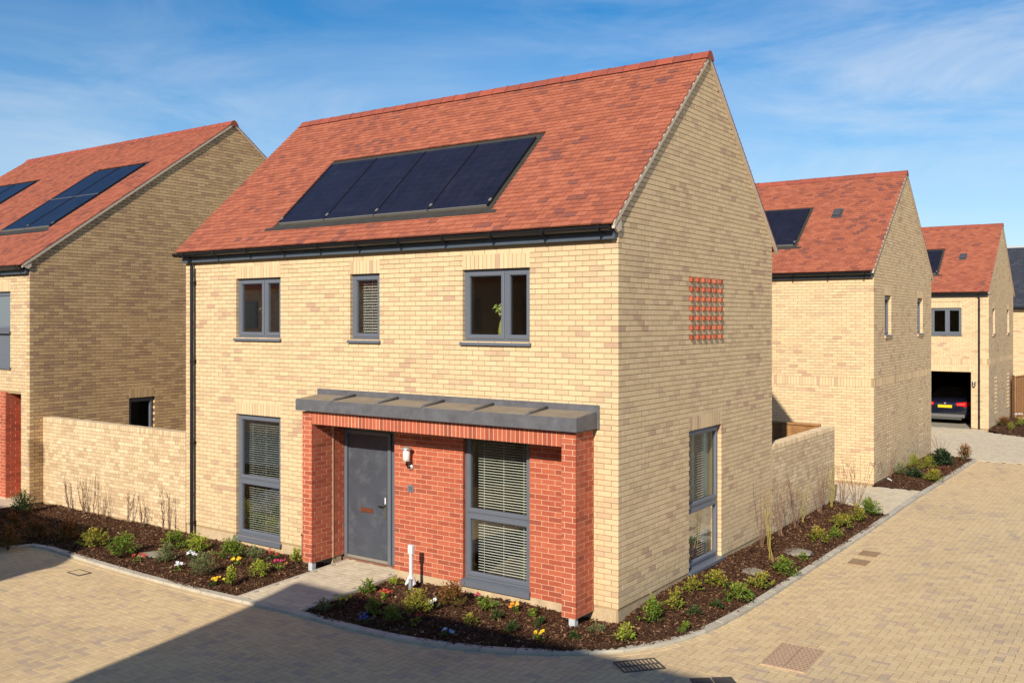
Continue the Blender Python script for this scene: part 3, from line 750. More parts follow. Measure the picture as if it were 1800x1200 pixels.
def vase(x, y, z, label, h=.34, spray=True, seed=1):
    root = thing('flower_vase', label, 'vase', None, (x, y, z)); rnd = random.Random(seed)
    v = MB(); v.lathe((0, 0, 0), [(.045, 0), (.068, .05), (.072, .12), (.05, .24), (.026, .30), (.032, .34)], 14); v.build('vase_body', vasem, root, smooth=True)
    lf = MB()
    for i in range(16):
        a = rnd.uniform(2.2, 5.2); r = rnd.uniform(.03, .17); p = Vector((math.cos(a)*r, math.sin(a)*r*.5, .36+rnd.uniform(0, .17)))
        d = Vector((rnd.uniform(-1, 1), rnd.uniform(-1, 1), rnd.uniform(-.3, .8))).normalized()*.05; w = d.orthogonal().normalized()*.014
        lf.add([p-d, p+w, p+d, p-w], [(0, 1, 2, 3)])
    lf.build('leaves', flat('vase_leaf', (.40, .48, .12), rough=.5), root)
    st = MB()
    for i in range(5): st.tube([(0, 0, .3), (rnd.uniform(-.14, .02), rnd.uniform(-.05, .05), .5)], .003, 5)
    st.build('stem', flat('vase_stem', (.2, .25, .06)), root); return root
vase(-2.10, .26, fz+.03, 'tall olive vase with pale green sprig behind the right upstairs window', seed=3)
vase(-7.42, .26, fz+.03, 'vase with yellow green sprig behind the left upstairs window', seed=5)

# wall lamp, house number
lamp = thing('wall_lamp', 'silver coach style wall lamp on red brick right of the door', 'lamp', None, (-3.68, 0, 1.62))
l = MB(); l.lathe((0, -.115, .10), [(.050, 0), (.056, .01), (.056, .16), (.050, .165)], 18); l.build('lamp_glass', flat('lamp_diffuser', (.85,.83,.78), rough=.25), lamp, smooth=True)
l = MB(); l.lathe((0, -.115, .268), [(.085, 0), (.088, .008), (.05, .035), (.012, .045)], 18); l.build('lamp_cap', silver, lamp, smooth=True)
l = MB(); l.lathe((0, -.115, .085), [(.060, 0), (.060, .014)], 18); l.build('lamp_collar', silver, lamp)
l = MB(); l.tube([(0, -.115, .09), (0, -.115, .03), (0, -.08, -.02), (0, -.03, -.02), (0, .0, -.02)], [.018, .02, .016, .016, .02], 10); l.build('arm', darkst, lamp, smooth=True)
l = MB(); l.tube([(0, .0, -.02), (0, -.02, -.02), (0, -.035, -.02)], [.05, .05, .02], 16); l.build('wall_mount', silver, lamp, smooth=True)
def text_mesh(s, size, depth):
    cu = bpy.data.curves.new('t', 'FONT'); cu.body = s; cu.size = size; cu.extrude = depth; cu.align_x = 'CENTER'; cu.align_y = 'CENTER'
    o = bpy.data.objects.new('t', cu); COL.objects.link(o); bpy.context.view_layer.update()
    me = bpy.data.meshes.new_from_object(o.evaluated_get(bpy.context.evaluated_depsgraph_get())); bpy.data.objects.remove(o); return me
hp = thing('house_number_plate', 'small square slate house number plate reading 12 below the wall lamp', 'number plate', None, (-3.69, -.006, 1.26))
l = MB(); l.bbox(-.055, .055, -.010, .006, -.055, .055, .003); l.build('plaque', flat('plaque_slate', (.16,.19,.22), rough=.5), hp)
me = text_mesh('12', .075, .002); me.materials.append(flat('number_black', (.02,.025,.03))); o = bpy.data.objects.new('number', me); o.rotation_euler = (math.radians(90), 0, 0); o.location = (0, -.0125, 0); link(o, hp)

# ------------------------------------------------------------------ THE HOUSE ON THE LEFT
XL = -14.6; YL = -.3
lh = thing('detached_house', 'buff brick house on the left with darker brown gable and paired solar panels', 'house', None, (0, 0, 0))
FL = Frame((XL, YL, 0), (-1, 0, 0), (0, -1, 0)); GL = Frame((XL, YL, 0), (0, 1, 0), (1, 0, 0))
EL_ = 4.93; TL = 5.12; SLL = .7143; DL = 11.0
r_ = lambda k, zb: zb+k*CH
ZL = -.02
LW = (.84, 2.2, r_(38, ZL), r_(61, ZL)+.01); LD = (.366, 2.6, -.3, 2.245)
LG = (2.42, 3.12, r_(12, ZL), r_(27, ZL)+.01)
apL = TL+SLL*(DL/2+.2)-.06
bk = MB(); backing(bk, FL, 10.6, -.2, EL_, grow([LW])+[LD], uoff=.006); lw = bk.build('wall', buff_mortar, lh)
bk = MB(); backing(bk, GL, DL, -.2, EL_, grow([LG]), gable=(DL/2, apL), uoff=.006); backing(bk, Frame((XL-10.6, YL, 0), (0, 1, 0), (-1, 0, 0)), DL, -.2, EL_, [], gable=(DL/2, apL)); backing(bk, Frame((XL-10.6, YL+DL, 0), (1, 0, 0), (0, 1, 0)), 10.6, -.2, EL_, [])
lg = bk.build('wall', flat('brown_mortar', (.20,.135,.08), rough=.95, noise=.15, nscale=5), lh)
re = int((EL_-ZL)/CH)
exL = lambda o: (o[0], o[1], o[3]-.001, ZL+(round((o[3]-ZL)/CH)+3)*CH)
P = courses(3.4, re, ZL, 0, [LW, LD, exL(LW), (3.2, 9, -1, 9)], c0=-2) + soldiers(LW[0], LW[1], exL(LW)[2]+.011)
lay([(FL, P)], 'brick', 'brickwork', buff, lw, limit=60, mortar=buff_mortar)
gll = lambda z: (0, 8.2) if z <= EL_+.02 else (max(0, (z+.012-TL)/SLL-.2), min(8.2, DL-max(0, (z+.012-TL)/SLL-.2)))
P = []
for k in range(-2, int((apL-ZL)/CH)):
    P += courses(8.2, k+1, ZL, 1, [LG, exL(LG)], lim=(gll if k >= re else None), c0=k)
P += soldiers(LG[0], LG[1], exL(LG)[2]+.011)
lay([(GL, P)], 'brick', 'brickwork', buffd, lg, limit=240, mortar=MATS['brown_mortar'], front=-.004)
window(lh, FL, LW[0], LW[1], 3.66, LW[3], trans=()); 
m_ = MB(); m_.fbox(FL, .84, 2.2, -.12, -.05, LW[2], 3.63, .006); m_.build('window_panel', frame_m, lh)
s_ = MB(); s_.fbox(FL, .80, 2.24, -.05, .04, LW[2]-.03, LW[2]+.02, .004); s_.build('sill', frame_m, lh)
window(lh, GL, LG[0], LG[1], LG[2], LG[3], n=-.07)
rp = MB(); rp.box(XL-2.6, XL-.36, YL+.32, YL+.40, -.3, 2.24); rp.box(XL-2.6, XL-.36, YL+.02, YL+.32, 2.25, 2.30); rp.box(XL-2.6, XL-.95, YL-.05, YL+.31, -.3, 2.24)
rc = rp.build('porch', red_mortar, lh)
FQ = Frame((XL-.37, YL+.315, 0), (-1, 0, 0), (0, -1, 0)); FQ2 = Frame((XL-.95, YL-.055, 0), (-1, 0, 0), (0, -1, 0)); FQ3 = Frame((XL-.944, YL-.05, 0), (0, 1, 0), (1, 0, 0))
A_ = courses(.58, 32, -.12, 0, corner=False); B_ = courses(1.0, 32, -.12, 0, corner=False); C_ = [(a, min(b, .36), c, d, e, -.02) for a, b, c, d, e, f in courses(.36, 32, -.12, 1, corner=False)]
lay([(FQ, A_), (FQ2, B_), (FQ3, C_)], 'red_brick', 'red_brickwork', red, rc, limit=150, c=.001, mortar=red_mortar, front=-.001)
uL = 10.6+.045
sL = lambda y: (y-(YL-.2))/math.cos(math.atan(SLL))
XR = XL-10.6-.045
hA = (-18.40-XR, -15.90-XR, sL(.72), sL(3.62)); hB = (-23.9-XR, -21.35-XR, sL(.72), sL(3.62))
roofL, FRL, LsL, zrL = make_roof(lh, XL-10.6, XL, YL, YL+DL, EL_, TL, SLL, holes=[hA, hB])
solar(roofL, FRL, [x-XR for x in (-18.3, -17.15, -16.0)], sL(.92), sL(3.5), rows=2, tray=(.09, .18, .1))
solar(roofL, FRL, [x-XR for x in (-23.8, -22.65, -21.45)], sL(.92), sL(3.5), rows=2, tray=(.09, .18, .1))
eaves_gear(lh, XL-10.6, XL, YL, EL_, TL, left_stop=False)
kb = MB(); kb.prism([(YL-.14, TL-.05), (YL+.02, TL+.04), (YL+.02, TL-.04), (YL-.05, TL-.09)], 'x', XL+.002, XL+.04); kb.build('verge_end', verge_m, lh)
shell(lh, XL-10.6, XL, YL, YL+DL, -.05, 4.93, part=[(XL-8, XL-.3, 3.4, 3.5)])
# ------------------------------------------------------------------ HOUSE BEHIND (second) AND HOUSE WITH THE CAR PORT (third)
def back_house(label, X1, Y0, DD, eave, tz, sl, xl, front_ops, gable_ops, perf, proud, band, wins, limit, gable_bricks=True):
    h = thing('detached_house', label, 'house')
    f = Frame((X1, Y0, 0), (-1, 0, 0), (0, -1, 0)); g = Frame((X1, Y0, 0), (0, 1, 0), (1, 0, 0)); zb = -.02
    ap = tz+sl*(DD/2+.2)-.06; Wd = X1-xl
    pz = []
    for (a, b, c0, n) in perf: pz.append((a, b, zb+c0*CH, zb+(c0+n)*CH))
    fops = [o for o in front_ops]; gops = [o for o in gable_ops]
    bk = MB(); backing(bk, f, Wd, -.3, eave, grow(fops), uoff=.006); backing(bk, g, DD, -.3, eave, grow(gops)+pz, gable=(DD/2, ap), uoff=.006)
    backing(bk, Frame((xl, Y0, 0), (0, 1, 0), (-1, 0, 0)), DD, -.3, eave, [], gable=(DD/2, ap)); backing(bk, Frame((xl, Y0+DD, 0), (1, 0, 0), (0, 1, 0)), Wd, -.3, eave, [])
    w = bk.build('wall', buff_mortar, h)
    re = int((eave-zb)/CH); ex = lambda o: (o[0], o[1], o[3]-.001, zb+(round((o[3]-zb)/CH)+3)*CH)
    bz = [(-1, 30, zb+b*CH, zb+(b+3)*CH) for b in band]
    fx = [o for o in fops if o[2] > -1] ; tops = [ex(o) for o in fx+list(gops)]
    Pf = courses(min(Wd, 5.5), re, zb, 0, fops+[ex(o) for o in fops]+bz+[(5.3, 90, -1, 9)], c0=-2)
    for o in fops: Pf += soldiers(o[0], o[1], ex(o)[2]+.011)
    for b in band: Pf += soldiers(.07, 5.3, zb+b*CH+.01)
    gl = lambda z: (0, DD) if z <= eave+.02 else (max(0, (z+.012-tz)/sl-.2), DD-max(0, (z+.012-tz)/sl-.2))
    mjoint = []; Pg = []; holes = list(gops)+[ex(o) for o in gops]+pz+bz
    for k in range(-2, int((ap-zb)/CH)): Pg += courses(DD, k+1, zb, 1, holes, lim=(gl if k >= re else None), c0=k)
    for o in gops:
        Pg += soldiers(o[0], o[1], ex(o)[2]+.011); Pg.append((o[0]-.01, o[1]+.02, o[2]-CH+.01, o[2]-.002, .03, -.1))
    for b in band: Pg += soldiers(.07, DD, zb+b*CH+.01)
    for (a, b, c0, n) in perf:      # honeycomb panel: every other course has three open perpends
        for k in range(n):
            z0 = zb+(c0+k)*CH+.0102; z1 = zb+(c0+k+1)*CH; mjoint.append((a, b, z0-.0104, z0+.0002, -.005, -.1))
            if k % 2: mid = (a+b)/2; Pg.append((a, mid-.005, z0, z1, random.uniform(-.001, .001), -.1)); Pg.append((mid+.005, b, z0, z1, random.uniform(-.001, .001), -.1))
            else:
                cs = [a+(b-a)*q for q in (.2, .5, .8)]; e = [a]+[v for c_ in cs for v in (c_-.028, c_+.028)]+[b]
                for i in range(4): Pg.append((e[2*i], e[2*i+1], z0, z1, 0, -.1))
    for (a, n, c0, cnt) in proud:
        for k in range(cnt):
            for i in range(3):
                y = a+i*.225; z0 = zb+(c0+2*k)*CH+.01; Pg.append((y, y+.1, z0, z0+.064, .013, -.02))
    lay([(f, Pf), (g, Pg)], 'brick', 'brickwork', buff, w, limit=limit, stuff_c=0, mortar=buff_mortar)
    if perf:
        V_, F__ = piece_arrays(mjoint, 0); o_ = bpy.data.objects.new('bed_joints', arr_mesh('bed_joints', g.pts(V_), F__, buff_mortar)); o_['kind'] = 'stuff'; link(o_, w)
        v = MB()
        for (a, b, c0, n) in perf: v.box(X1-.30, X1-.0095, Y0+a-.02, Y0+b+.02, zb+c0*CH-.02, zb+(c0+n)*CH+.02)
        v.build('vent_shade', dark, h)  # dark block close behind the bricks colours the open joints as deep shade
    for o in gops: window(h, g, o[0], o[1], o[2]+.03, o[3], n=-.08, sill=.05, horns=0)
    return h, f, g, w
h2, F2, G2, w2 = back_house('buff brick house with slim gable windows directly behind the right garden wall', 0, 13.108, 6.739, 4.96, 5.13, .80, -7.6, [],
    [(1.06, 1.76, 3.50, 4.535), (4.86, 5.54, 3.50, 4.535)], [(1.24, 1.84, 3, 20), (5.01, 5.62, 3, 20)], [], [30], [], 300)
roof2, FR2, Ls2, zr2 = make_roof(h2, -7.6, 0, 13.108, 19.847, 4.96, 5.13, .80, n_single=200, ridge_len=.42,
    holes=[(7.645-4.70, 7.645-2.16, 1.09, 3.11)])
s2 = lambda y: (y-12.908)/math.cos(math.atan(.80))
solar(roof2, FR2, [7.645-x for x in (4.60, 3.43, 2.26)], s2(13.86), s2(15.25), tray=(.09, .12, .12))
eaves_gear(h2, -7.6, 0, 13.108, 4.96, 5.13)
shell(h2, -7.6, 0, 13.108, 19.847, -.05, 4.96)
h3, F3, G3, w3 = back_house('far buff brick house with open car port and black downpipe', .415, 27.904, 6.52, 4.80, 4.97, .80, -7.5,
    [(.60, 3.30, -.32, 1.93), (.935, 2.0, 3.33, 4.36)], [(.92, 1.5, 3.36, 4.33), (4.68, 5.32, 3.36, 4.33)], [], [(1.42, 3, 4, 10), (4.7, 3, 4, 10)], [30], [], 0)
roof3, FR3, Ls3, zr3 = make_roof(h3, -7.5, .415, 27.904, 34.424, 4.80, 4.97, .80, n_single=0, ridge_len=.45, holes=[(7.545-4.0, 7.545-1.46, 1.06, 2.84)])
s3 = lambda y: (y-27.704)/math.cos(math.atan(.80))
solar(roof3, FR3, [7.545-x for x in (3.9, 2.7, 1.55)], s3(28.62), s3(29.85), tray=(.09, .10, .1))
eaves_gear(h3, -7.5, .415, 27.904, 4.80, 4.97, brackets=False)
window(h3, F3, .935, 2.0, 3.36, 4.36, mull=(1.44,), sill=.05)
downpipe(h3, .10, 27.904, -.25, 4.9, (4.3, 3.06, 1.62, .25))
m_ = MB(); m_.box(-7.2, .115, 28.2, 34.1, 2.25, 2.4); m_.build('car_port_ceiling', plasterd, h3)
m_ = MB(); m_.box(-3.1, -3.0, 28.2, 34.1, -.25, 2.25); m_.box(-3.0, .12, 34.0, 34.1, -.25, 2.25); m_.build('car_port_wall', dark, h3)  # walls near black, so the inside shade is in their colour
m_ = MB(); m_.box(-7.2, .115, 28.2, 34.1, 4.7, 4.78); m_.build('ceiling', plasterd, h3)
def roof_vent(roof, fr, u, s):
    v = MB(); v.fbox(fr, u-.13, u+.13, .02, .05, s-.20, s+.20, .006); v.fbox(fr, u-.10, u+.10, .04, .11, s-.15, s+.14, .02)
    v.build('roof_vent', flat('vent_grey', (.07,.072,.08), rough=.6), roof)
roof_vent(roof2, FR2, 7.645-1.42, s2(14.98)); roof_vent(roof3, FR3, 7.545-.72, s3(29.46))
wl = thing('wall_light', 'small black U shaped wall light between car port and downpipe', 'lamp', None, (-.09, 27.89, 1.48))
m_ = MB(); m_.tube([(-.045, -.02, .10), (-.045, -.05, -.05), (-.02, -.05, -.09), (.02, -.05, -.09), (.045, -.05, -.05), (.045, -.02, .10)], .018, 8); m_.build('lamp_body', black, wl)
m_ = MB(); m_.lathe((0, -.03, .02), [(.022, 0), (.022, .07)], 10); m_.build('lamp_glass', pale, wl)
# ------------------------------------------------------------------ THE CAR
def make_car(x, y, z):
    root = thing('parked_car', 'dark navy saloon car parked nose in under the car port, yellow rear plate', 'car', None, (x, y, z))
    # cross sections from the rear bumper (y=0) forward: (y, half width low, half width belt, z low, z belt, z top, half width top)
    secs = [(0.00, .70, .74, .34, .60, .70, .60), (.04, .80, .84, .26, .72, .86, .70), (.12, .86, .90, .22, .78, .955, .76), (.42, .90, .93, .20, .82, 1.00, .78), (.72, .90, .93, .20, .86, 1.06, .74), (1.25, .90, .93, .20, .90, 1.36, .60), (1.8, .90, .93, .20, .92, 1.44, .57), (2.8, .90, .93, .20, .92, 1.43, .58), (3.4, .90, .93, .20, .90, 1.08, .70), (4.4, .88, .90, .22, .78, .90, .70), (4.7, .76, .80, .28, .60, .70, .60)]
    V = []; Fc = []
    for (yy, a, b, zl, zb_, zt, t) in secs:
        half = [(0, zl), (a*.8, zl), (a, zl+.10), (b, (zl+zb_)/2), (b*.985, zb_), (t+(b-t)*.35, zb_+(zt-zb_)*.45), (t, zt-.03), (t*.8, zt), (0, zt+.012)]
        ringp = [(q, zz) for q, zz in half]+[(-q, zz) for q, zz in half[-2:0:-1]]
        V += [(q, yy, zz) for q, zz in ringp]
    n = 16
    for i in range(len(secs)-1):
        for k in range(n): Fc.append((i*n+k, i*n+(k+1) % n, (i+1)*n+(k+1) % n, (i+1)*n+k))
    Fc += [tuple(range(n)), tuple((len(secs)-1)*n+k for k in range(n))]
    mb = MB(); mb.add(V, Fc); body = mb.build('body', carp, root, smooth=True)
    mod = body.modifiers.new('s', 'SUBSURF'); mod.levels = 1; mod.render_levels = 1
    g = MB(); g.add([(-.60, .80, 1.075), (.60, .80, 1.075), (.52, 1.24, 1.365), (-.52, 1.24, 1.365)], [(0, 1, 2, 3)]); g.build('rear_window', flat('car_glass', (.01,.01,.012), rough=.05, spec=.8), root)
    for s in (-1, 1):
        l = MB(); l.add([(s*.40, .01, .87), (s*.74, .03, .91), (s*.93, .24, .91), (s*.935, .22, .77), (s*.74, -.02, .73), (s*.42, -.02, .76), (s*.5, .2, .8)], [(0, 1, 4, 5), (1, 2, 3, 4), (0, 1, 6), (1, 2, 6)]); l.build('tail_light', redl, root)
        l = MB(); l.add([(s*.45, -.012, .81), (s*.73, -.006, .84), (s*.73, -.008, .825), (s*.45, -.014, .795)], [(0, 1, 2, 3)]); l.build('light_strip', flat('lamp_pink', (.8,.25,.25), rough=.2), root)
    p = MB(); p.bbox(-.26, .26, -.012, .03, .665, .775, .004); p.build('number_plate', plate_y, root)
    p = MB(); p.box(-.72, .72, -.03, .06, .30, .42); p.prism([(-.035, .30), (-.035, .33), (.05, .20), (.1, .22)], 'x', -.6, .6); p.build('bumper', bumperm, root)
    e = MB(); e.tube([(0, .055, .845), (0, .030, .84)], .041, 16); b1 = e.build('badge', steel, root)
    for q in range(4):
        a0 = q*math.pi/2; e = MB(); pts = [(0, .0, 0)]+[(.03*math.cos(a0+t*math.pi/8), 0, .03*math.sin(a0+t*math.pi/8)) for t in range(5)]
        e.add([(a, .026, .84+c_) for a, _, c_ in pts], [tuple(range(6))]); e.build('badge_quarter', flat('badge_blue', (.03,.15,.5)) if q % 2 else white, b1)
    for yy in (.95, 3.75):
        for s in (-1, 1):
            t = MB(); t.tube([(s*.70, yy, .32), (s*.905, yy, .32)], .32, 20); w = t.build('wheel', rubber, root)
            t = MB(); t.tube([(s*.88, yy, .32), (s*.912, yy, .32)], .20, 14); t.build('rim', steel, w)
    for s in (-1, 1):
        t = MB(); t.bbox(s*.93-.07, s*.93+.07, 3.05, 3.13, .95, 1.07, .02); t.build('wing_mirror', carp, root)
make_car(-1.36, 29.3, -.235)
# ------------------------------------------------------------------ FAR SLATE HOUSE, FENCES
fh = thing('detached_house', 'distant house with dark slate roof at the right edge, mostly hidden', 'house')
bk = MB(); ff = Frame((6, 44, 0), (-1, 0, 0), (0, -1, 0)); backing(bk, ff, 9, -.3, 4.55, []); 
for xx, nn in ((6, 1), (-3, -1)): backing(bk, Frame((xx, 44, 0), (0, 1, 0), (nn, 0, 0)), 8, -.3, 4.55, [], gable=(4, 7.7))
backing(bk, Frame((-3, 52, 0), (1, 0, 0), (0, 1, 0)), 9, -.3, 4.55, []); wf = bk.build('wall', buff_mortar, fh)
lay([(ff, courses(9, 61, -.02, 0, [], c0=-2))], 'brick', 'brickwork', buff, wf, limit=0, stuff_c=0, c=0)
th = math.atan(.80); b = MB(); b.prism([(43.75, 4.58), (48, 7.98), (52.25, 4.58), (52.25, 4.45), (48, 7.85), (43.75, 4.45)], 'x', -3, 6); rf = b.build('roof', slate, fh)
frs = Frame((-3.05, 43.72, 4.60), (1, 0, 0), (0, -math.sin(th), math.cos(th)), (0, math.cos(th), math.sin(th)))
P = []
for r in range(27):
    u = -.15 if r % 2 else 0
    while u < 9.1: P.append((max(u, 0), min(u+.295, 9.1), r*.2, r*.2+.21, .012+.004*(1-(r % 2)), 0)); u += .3
o = bpy.data.objects.new('slates', arr_mesh('slates', *(lambda V, F_: (frs.pts(V), F_))(*piece_arrays(P, 0)), slate)); o['kind'] = 'stuff'; link(o, rf)
b = MB(); b.prism([(47.85, 7.93), (48, 8.06), (48.15, 7.93)], 'x', -3.05, 6.05); b.build('ridge_capping', flat('ridge_grey', (.45,.45,.45)), rf)
b = MB(); b.box(-3, 6, 43.66, 43.76, 4.50, 4.62); b.build('gutter', black, fh)

def board_fence(name_label, p0, p1, z0, z1, group=None, side=1, post_side=True, lean=0):
    a = Vector((*p0, 0)); b = Vector((*p1, 0)); d = (b-a); L = d.length; d.normalize(); nrm = Vector((d.y, -d.x, 0))*side
    root = thing('board_fence', name_label, 'fence', group, (a.x, a.y, z0)); fr = Frame((0, 0, -z0), d, nrm); zz0, zz1 = z0, z1
    me = None; u = 0
    while u < L:
        m = MB(); m.box(-.052, .052, -.009, .009, 0, z1-z0-.05)
        if me is None: o = m.build('board', timber, root); me = o.data
        else: o = link(bpy.data.objects.new('board', me), root)
        o.matrix_local = Matrix.Translation(d*(u+.05)+nrm*random.uniform(-.004, .004)) @ Matrix((d, nrm, Vector((0, 0, 1)))).transposed().to_4x4(); u += .098
    t = MB(); t.fbox(fr, 0, L, -.035, .04, z1-.05, z1, .006); t.build('top_rail', timber, root)
    for zz in (.3, 1.2):
        t = MB(); t.fbox(fr, 0, L, -.06, -.012, z0+zz, z0+zz+.09); t.build('rail', timber, root)
    u = 0
    while u < L+.1:
        t = MB(); t.fbox(fr, u-.05, u+.05, -.11, -.062, z0-.1, z1+.02); t.build('post', timberd, root); u += 1.8
    return root
board_fence('timber fence with thick top rail half hidden behind the right garden wall', (-5.5, 9.62), (-.24, 9.62), -.2, 1.62)
fr_ = board_fence('tall orange brown timber fence at the far right edge beside the last house', (.62, 33.4), (1.9, 40.2), -.25, 1.55, side=1)
gp = MB(); gp.box(.50, .60, 33.28, 33.42, -.2, 1.58); tag(gp.build('gate_post', timberd), 'dark stained gate post at the near end of the far fence', 'post')

# ------------------------------------------------------------------ GARDEN WALLS
def garden_wall(label, fr, L, z0, z1, zb, cat='wall', thick=.215, limit=300, phase=0, material=None):
    material = material or buffw
    root = thing('garden_wall', label, cat)
    top = z1-.11
    b = MB(); b.fbox(fr, .004, L, -thick+.006, -.006, z0-.2, top); 
    core = b.build('core', buff_mortar, root)
    rows = int((top-zb)/CH)
    P = courses(L, rows, zb, phase, bond='flemish', c0=-2)
    Pb = [(a, b_, c_, d_, e, -.03) for a, b_, c_, d_, e, f_ in courses(L, rows, zb, phase, bond='flemish', c0=-2)]
    P = [(a, b_, c_, d_, e, -.06) for a, b_, c_, d_, e, f_ in P]
    lay([(fr, P)], 'brick', 'brickwork', material, root, limit=limit, mortar=buff_mortar)
    bf = Frame(fr.p(L, -thick, 0), -fr.U, -fr.N); V, F_ = piece_arrays(Pb, 0)
    o = bpy.data.objects.new('rear_brickwork', arr_mesh('rear', bf.pts(V), F_, material)); o['kind'] = 'stuff'; link(o, root)
    n = int(L/.0755); pit = L/n; zc = zb+rows*CH+.01; me = {}
    for i in range(n):
        v = i % 5
        if v not in me:
            t = MB(); t.bbox(-pit/2+.005, pit/2-.005, -thick/2-.003, thick/2+.003, 0, .1025+.001*v, .006); o = t.build('coping_brick', material, root); me[v] = o.data
        else: o = link(bpy.data.objects.new('coping_brick', me[v]), root)
        o.matrix_local = Matrix.Translation(fr.p((i+.5)*pit, -thick/2, zc)) @ Matrix((fr.U, fr.N, fr.Z)).transposed().to_4x4()
    t = MB(); t.fbox(fr, .006, L-.004, -thick+.002, -.002, zc-.012, zc+.094); t.build('coping_mortar', buff_mortar, root)
    return root
garden_wall('long buff brick garden wall with brick on edge coping joining left house to main house', Frame((-9.425, 0, 0), (-1, 0, 0), (0, -1, 0)), 5.17, -.2, 1.735, -.02)
garden_wall('short buff brick garden wall running back from the right gable of the main house', Frame((0, 5.895, 0), (0, 1, 0), (1, 0, 0)), 3.92, -.2, 1.64, -.10, phase=1)

# ------------------------------------------------------------------ HOUSES ACROSS THE ROAD (behind the camera: they cast the shadow and show in the glass)
def far_side_house(label, xa, xb, flue=None, hip=0.0, skew=0.0):
    h = thing('detached_house', label, 'house'); ya, yb = -11.75, -17.65; ap = 8.13 if flue else 7.93
    m = MB(); m.prism([(xa, ya), (xb, ya), (xb, yb), (xa+skew, yb)], 'z', -.3, 5.05); (m.prism([(ya, 5.051), (-14.7, ap-.12), (yb, 5.051)], 'x', xb-.3, xb)); (m.prism([(ya, 5.051), (-14.7, ap-.12), (yb, 5.051)], 'x', xa, xa+.3) if not hip else None); m.build('wall', farbrick, h)
    m = MB(); e0, e1 = xa-.045, xb+.045; m.add([(e0, ya+.2, 5.05), (e0+skew, yb-.2, 5.05), (e1, yb-.2, 5.05), (e1, ya+.2, 5.05), (e0, ya+.2, 5.17), (e0+skew, yb-.2, 5.17), (e1, yb-.2, 5.17), (e1, ya+.2, 5.17), (e0+hip, -14.7, ap), (e1, -14.7, ap)], [(0, 1, 2, 3), (0, 3, 7, 4), (1, 5, 6, 2), (4, 7, 9, 8), (5, 8, 9, 6), (0, 4, 5, 1), (4, 8, 5), (2, 6, 7, 3), (7, 6, 9)]); rf = m.build('roof', tile, h)
    m = MB(); m.prism([(-14.83, ap-.05), (-14.7, ap+.07), (-14.57, ap-.05)], 'x', xa-.045+hip, xb+.045); m.build('ridge', ridge_m, rf)
    x = xa+1.2
    while x < xb-1.4:
        for (z0, z1) in ((.2, 2.2), (3.6, 4.6)):
            m = MB(); m.box(x, x+1.1, ya, ya+.03, z0, z1); w = m.build('window', frame_m, h)
            m = MB(); m.box(x+.08, x+1.02, ya+.03, ya+.035, z0+.08, z1-.08); m.build('pane', flat('far_glass', (.02,.025,.03), rough=.05, spec=.8), w)
        x += 2.6
    if flue:
        m = MB(); m.tube([(flue, -14.7, 7.9), (flue, -14.7, 9.55)], .032, 12); f = m.build('flue', darkst, rf)
        m = MB(); m.box(flue-.055, flue+.055, -14.76, -14.64, 9.50, 9.93); m.build('cowl', darkst, rf)
    return h
far_side_house('brick house across the road behind the viewpoint, right one of two', -2.27, 9.5, hip=.86, skew=1.1)
far_side_house('brick house across the road behind the viewpoint, left one of two', -24.0, -6.98, flue=-10.74)

# ------------------------------------------------------------------ GROUND
ZR0 = -.24; ZK = -.20
g = MB(); g.add([(-300, -300, -.262), (300, -300, -.262), (300, 300, -.262), (-300, 300, -.262)], [(0, 1, 2, 3)]); gs = g.build('ground', gsheet); gs['kind'] = 'structure'
KL = [(-12.6, -6.4), (-11.6, -3.65), (-11.12, -2.50), (-11.02, -2.25), (-10.90, -2.12), (-10.6, -2.11), (-8.18, -2.24), (-6.2, -2.24), (-5.2, -2.18), (-3.96, -2.10), (-3.0, -2.13), (-2.05, -2.07), (-1.25, -1.88), (-.58, -1.60), (.0, -1.24), (.45, -.84), (.78, -.36), (1.0, .25), (1.11, 1.0), (1.17, 2.0), (1.19, 3.7), (1.23, 6.0), (1.24, 9.3), (1.22, 11.5), (1.28, 14.8), (1.34, 19.35)]
def smooth(pts, it=2):
    for _ in range(it):
        q = [pts[0]]
        for a, b in zip(pts[:-1], pts[1:]): q += [(a[0]*.75+b[0]*.25, a[1]*.75+b[1]*.25), (a[0]*.25+b[0]*.75, a[1]*.25+b[1]*.75)]
        pts = q+[pts[-1]]
    return pts
KP = smooth(KL, 2)
def resample(pts, st):
    out = [Vector(pts[0]).to_2d() if False else Vector((pts[0][0], pts[0][1]))]; acc = 0
    for a, b in zip(pts[:-1], pts[1:]):
        a = Vector(a); b = Vector(b); L = (b-a).length
        while acc+L >= st:
            t = (st-acc)/L; a = a.lerp(b, t); out.append(a.copy()); L = (b-a).length; acc = 0
        acc += L
    out.append(Vector(pts[-1])); return out
def offset(pts, d):
    o = []
    for i, p in enumerate(pts):
        t = (Vector(pts[min(i+1, len(pts)-1)])-Vector(pts[max(i-1, 0)])).normalized(); o.append((p[0]-t.y*d, p[1]+t.x*d))
    return o
def inpoly(x, y, P):
    c = False; n = len(P); j = n-1
    for i in range(n):
        xi, yi = P[i]; xj, yj = P[j]
        if (yi > y) != (yj > y) and x < (xj-xi)*(y-yi)/(yj-yi)+xi: c = not c
        j = i
    return c
def inpoly_np(X, Y, P):
    c = np.zeros(X.shape, bool); n = len(P); j = n-1
    for i in range(n):
        xi, yi = P[i]; xj, yj = P[j]
        if yi != yj: c ^= ((yi > Y) != (yj > Y)) & (X < (xj-xi)*(Y-yi)/(yj-yi)+xi)
        j = i
    return c
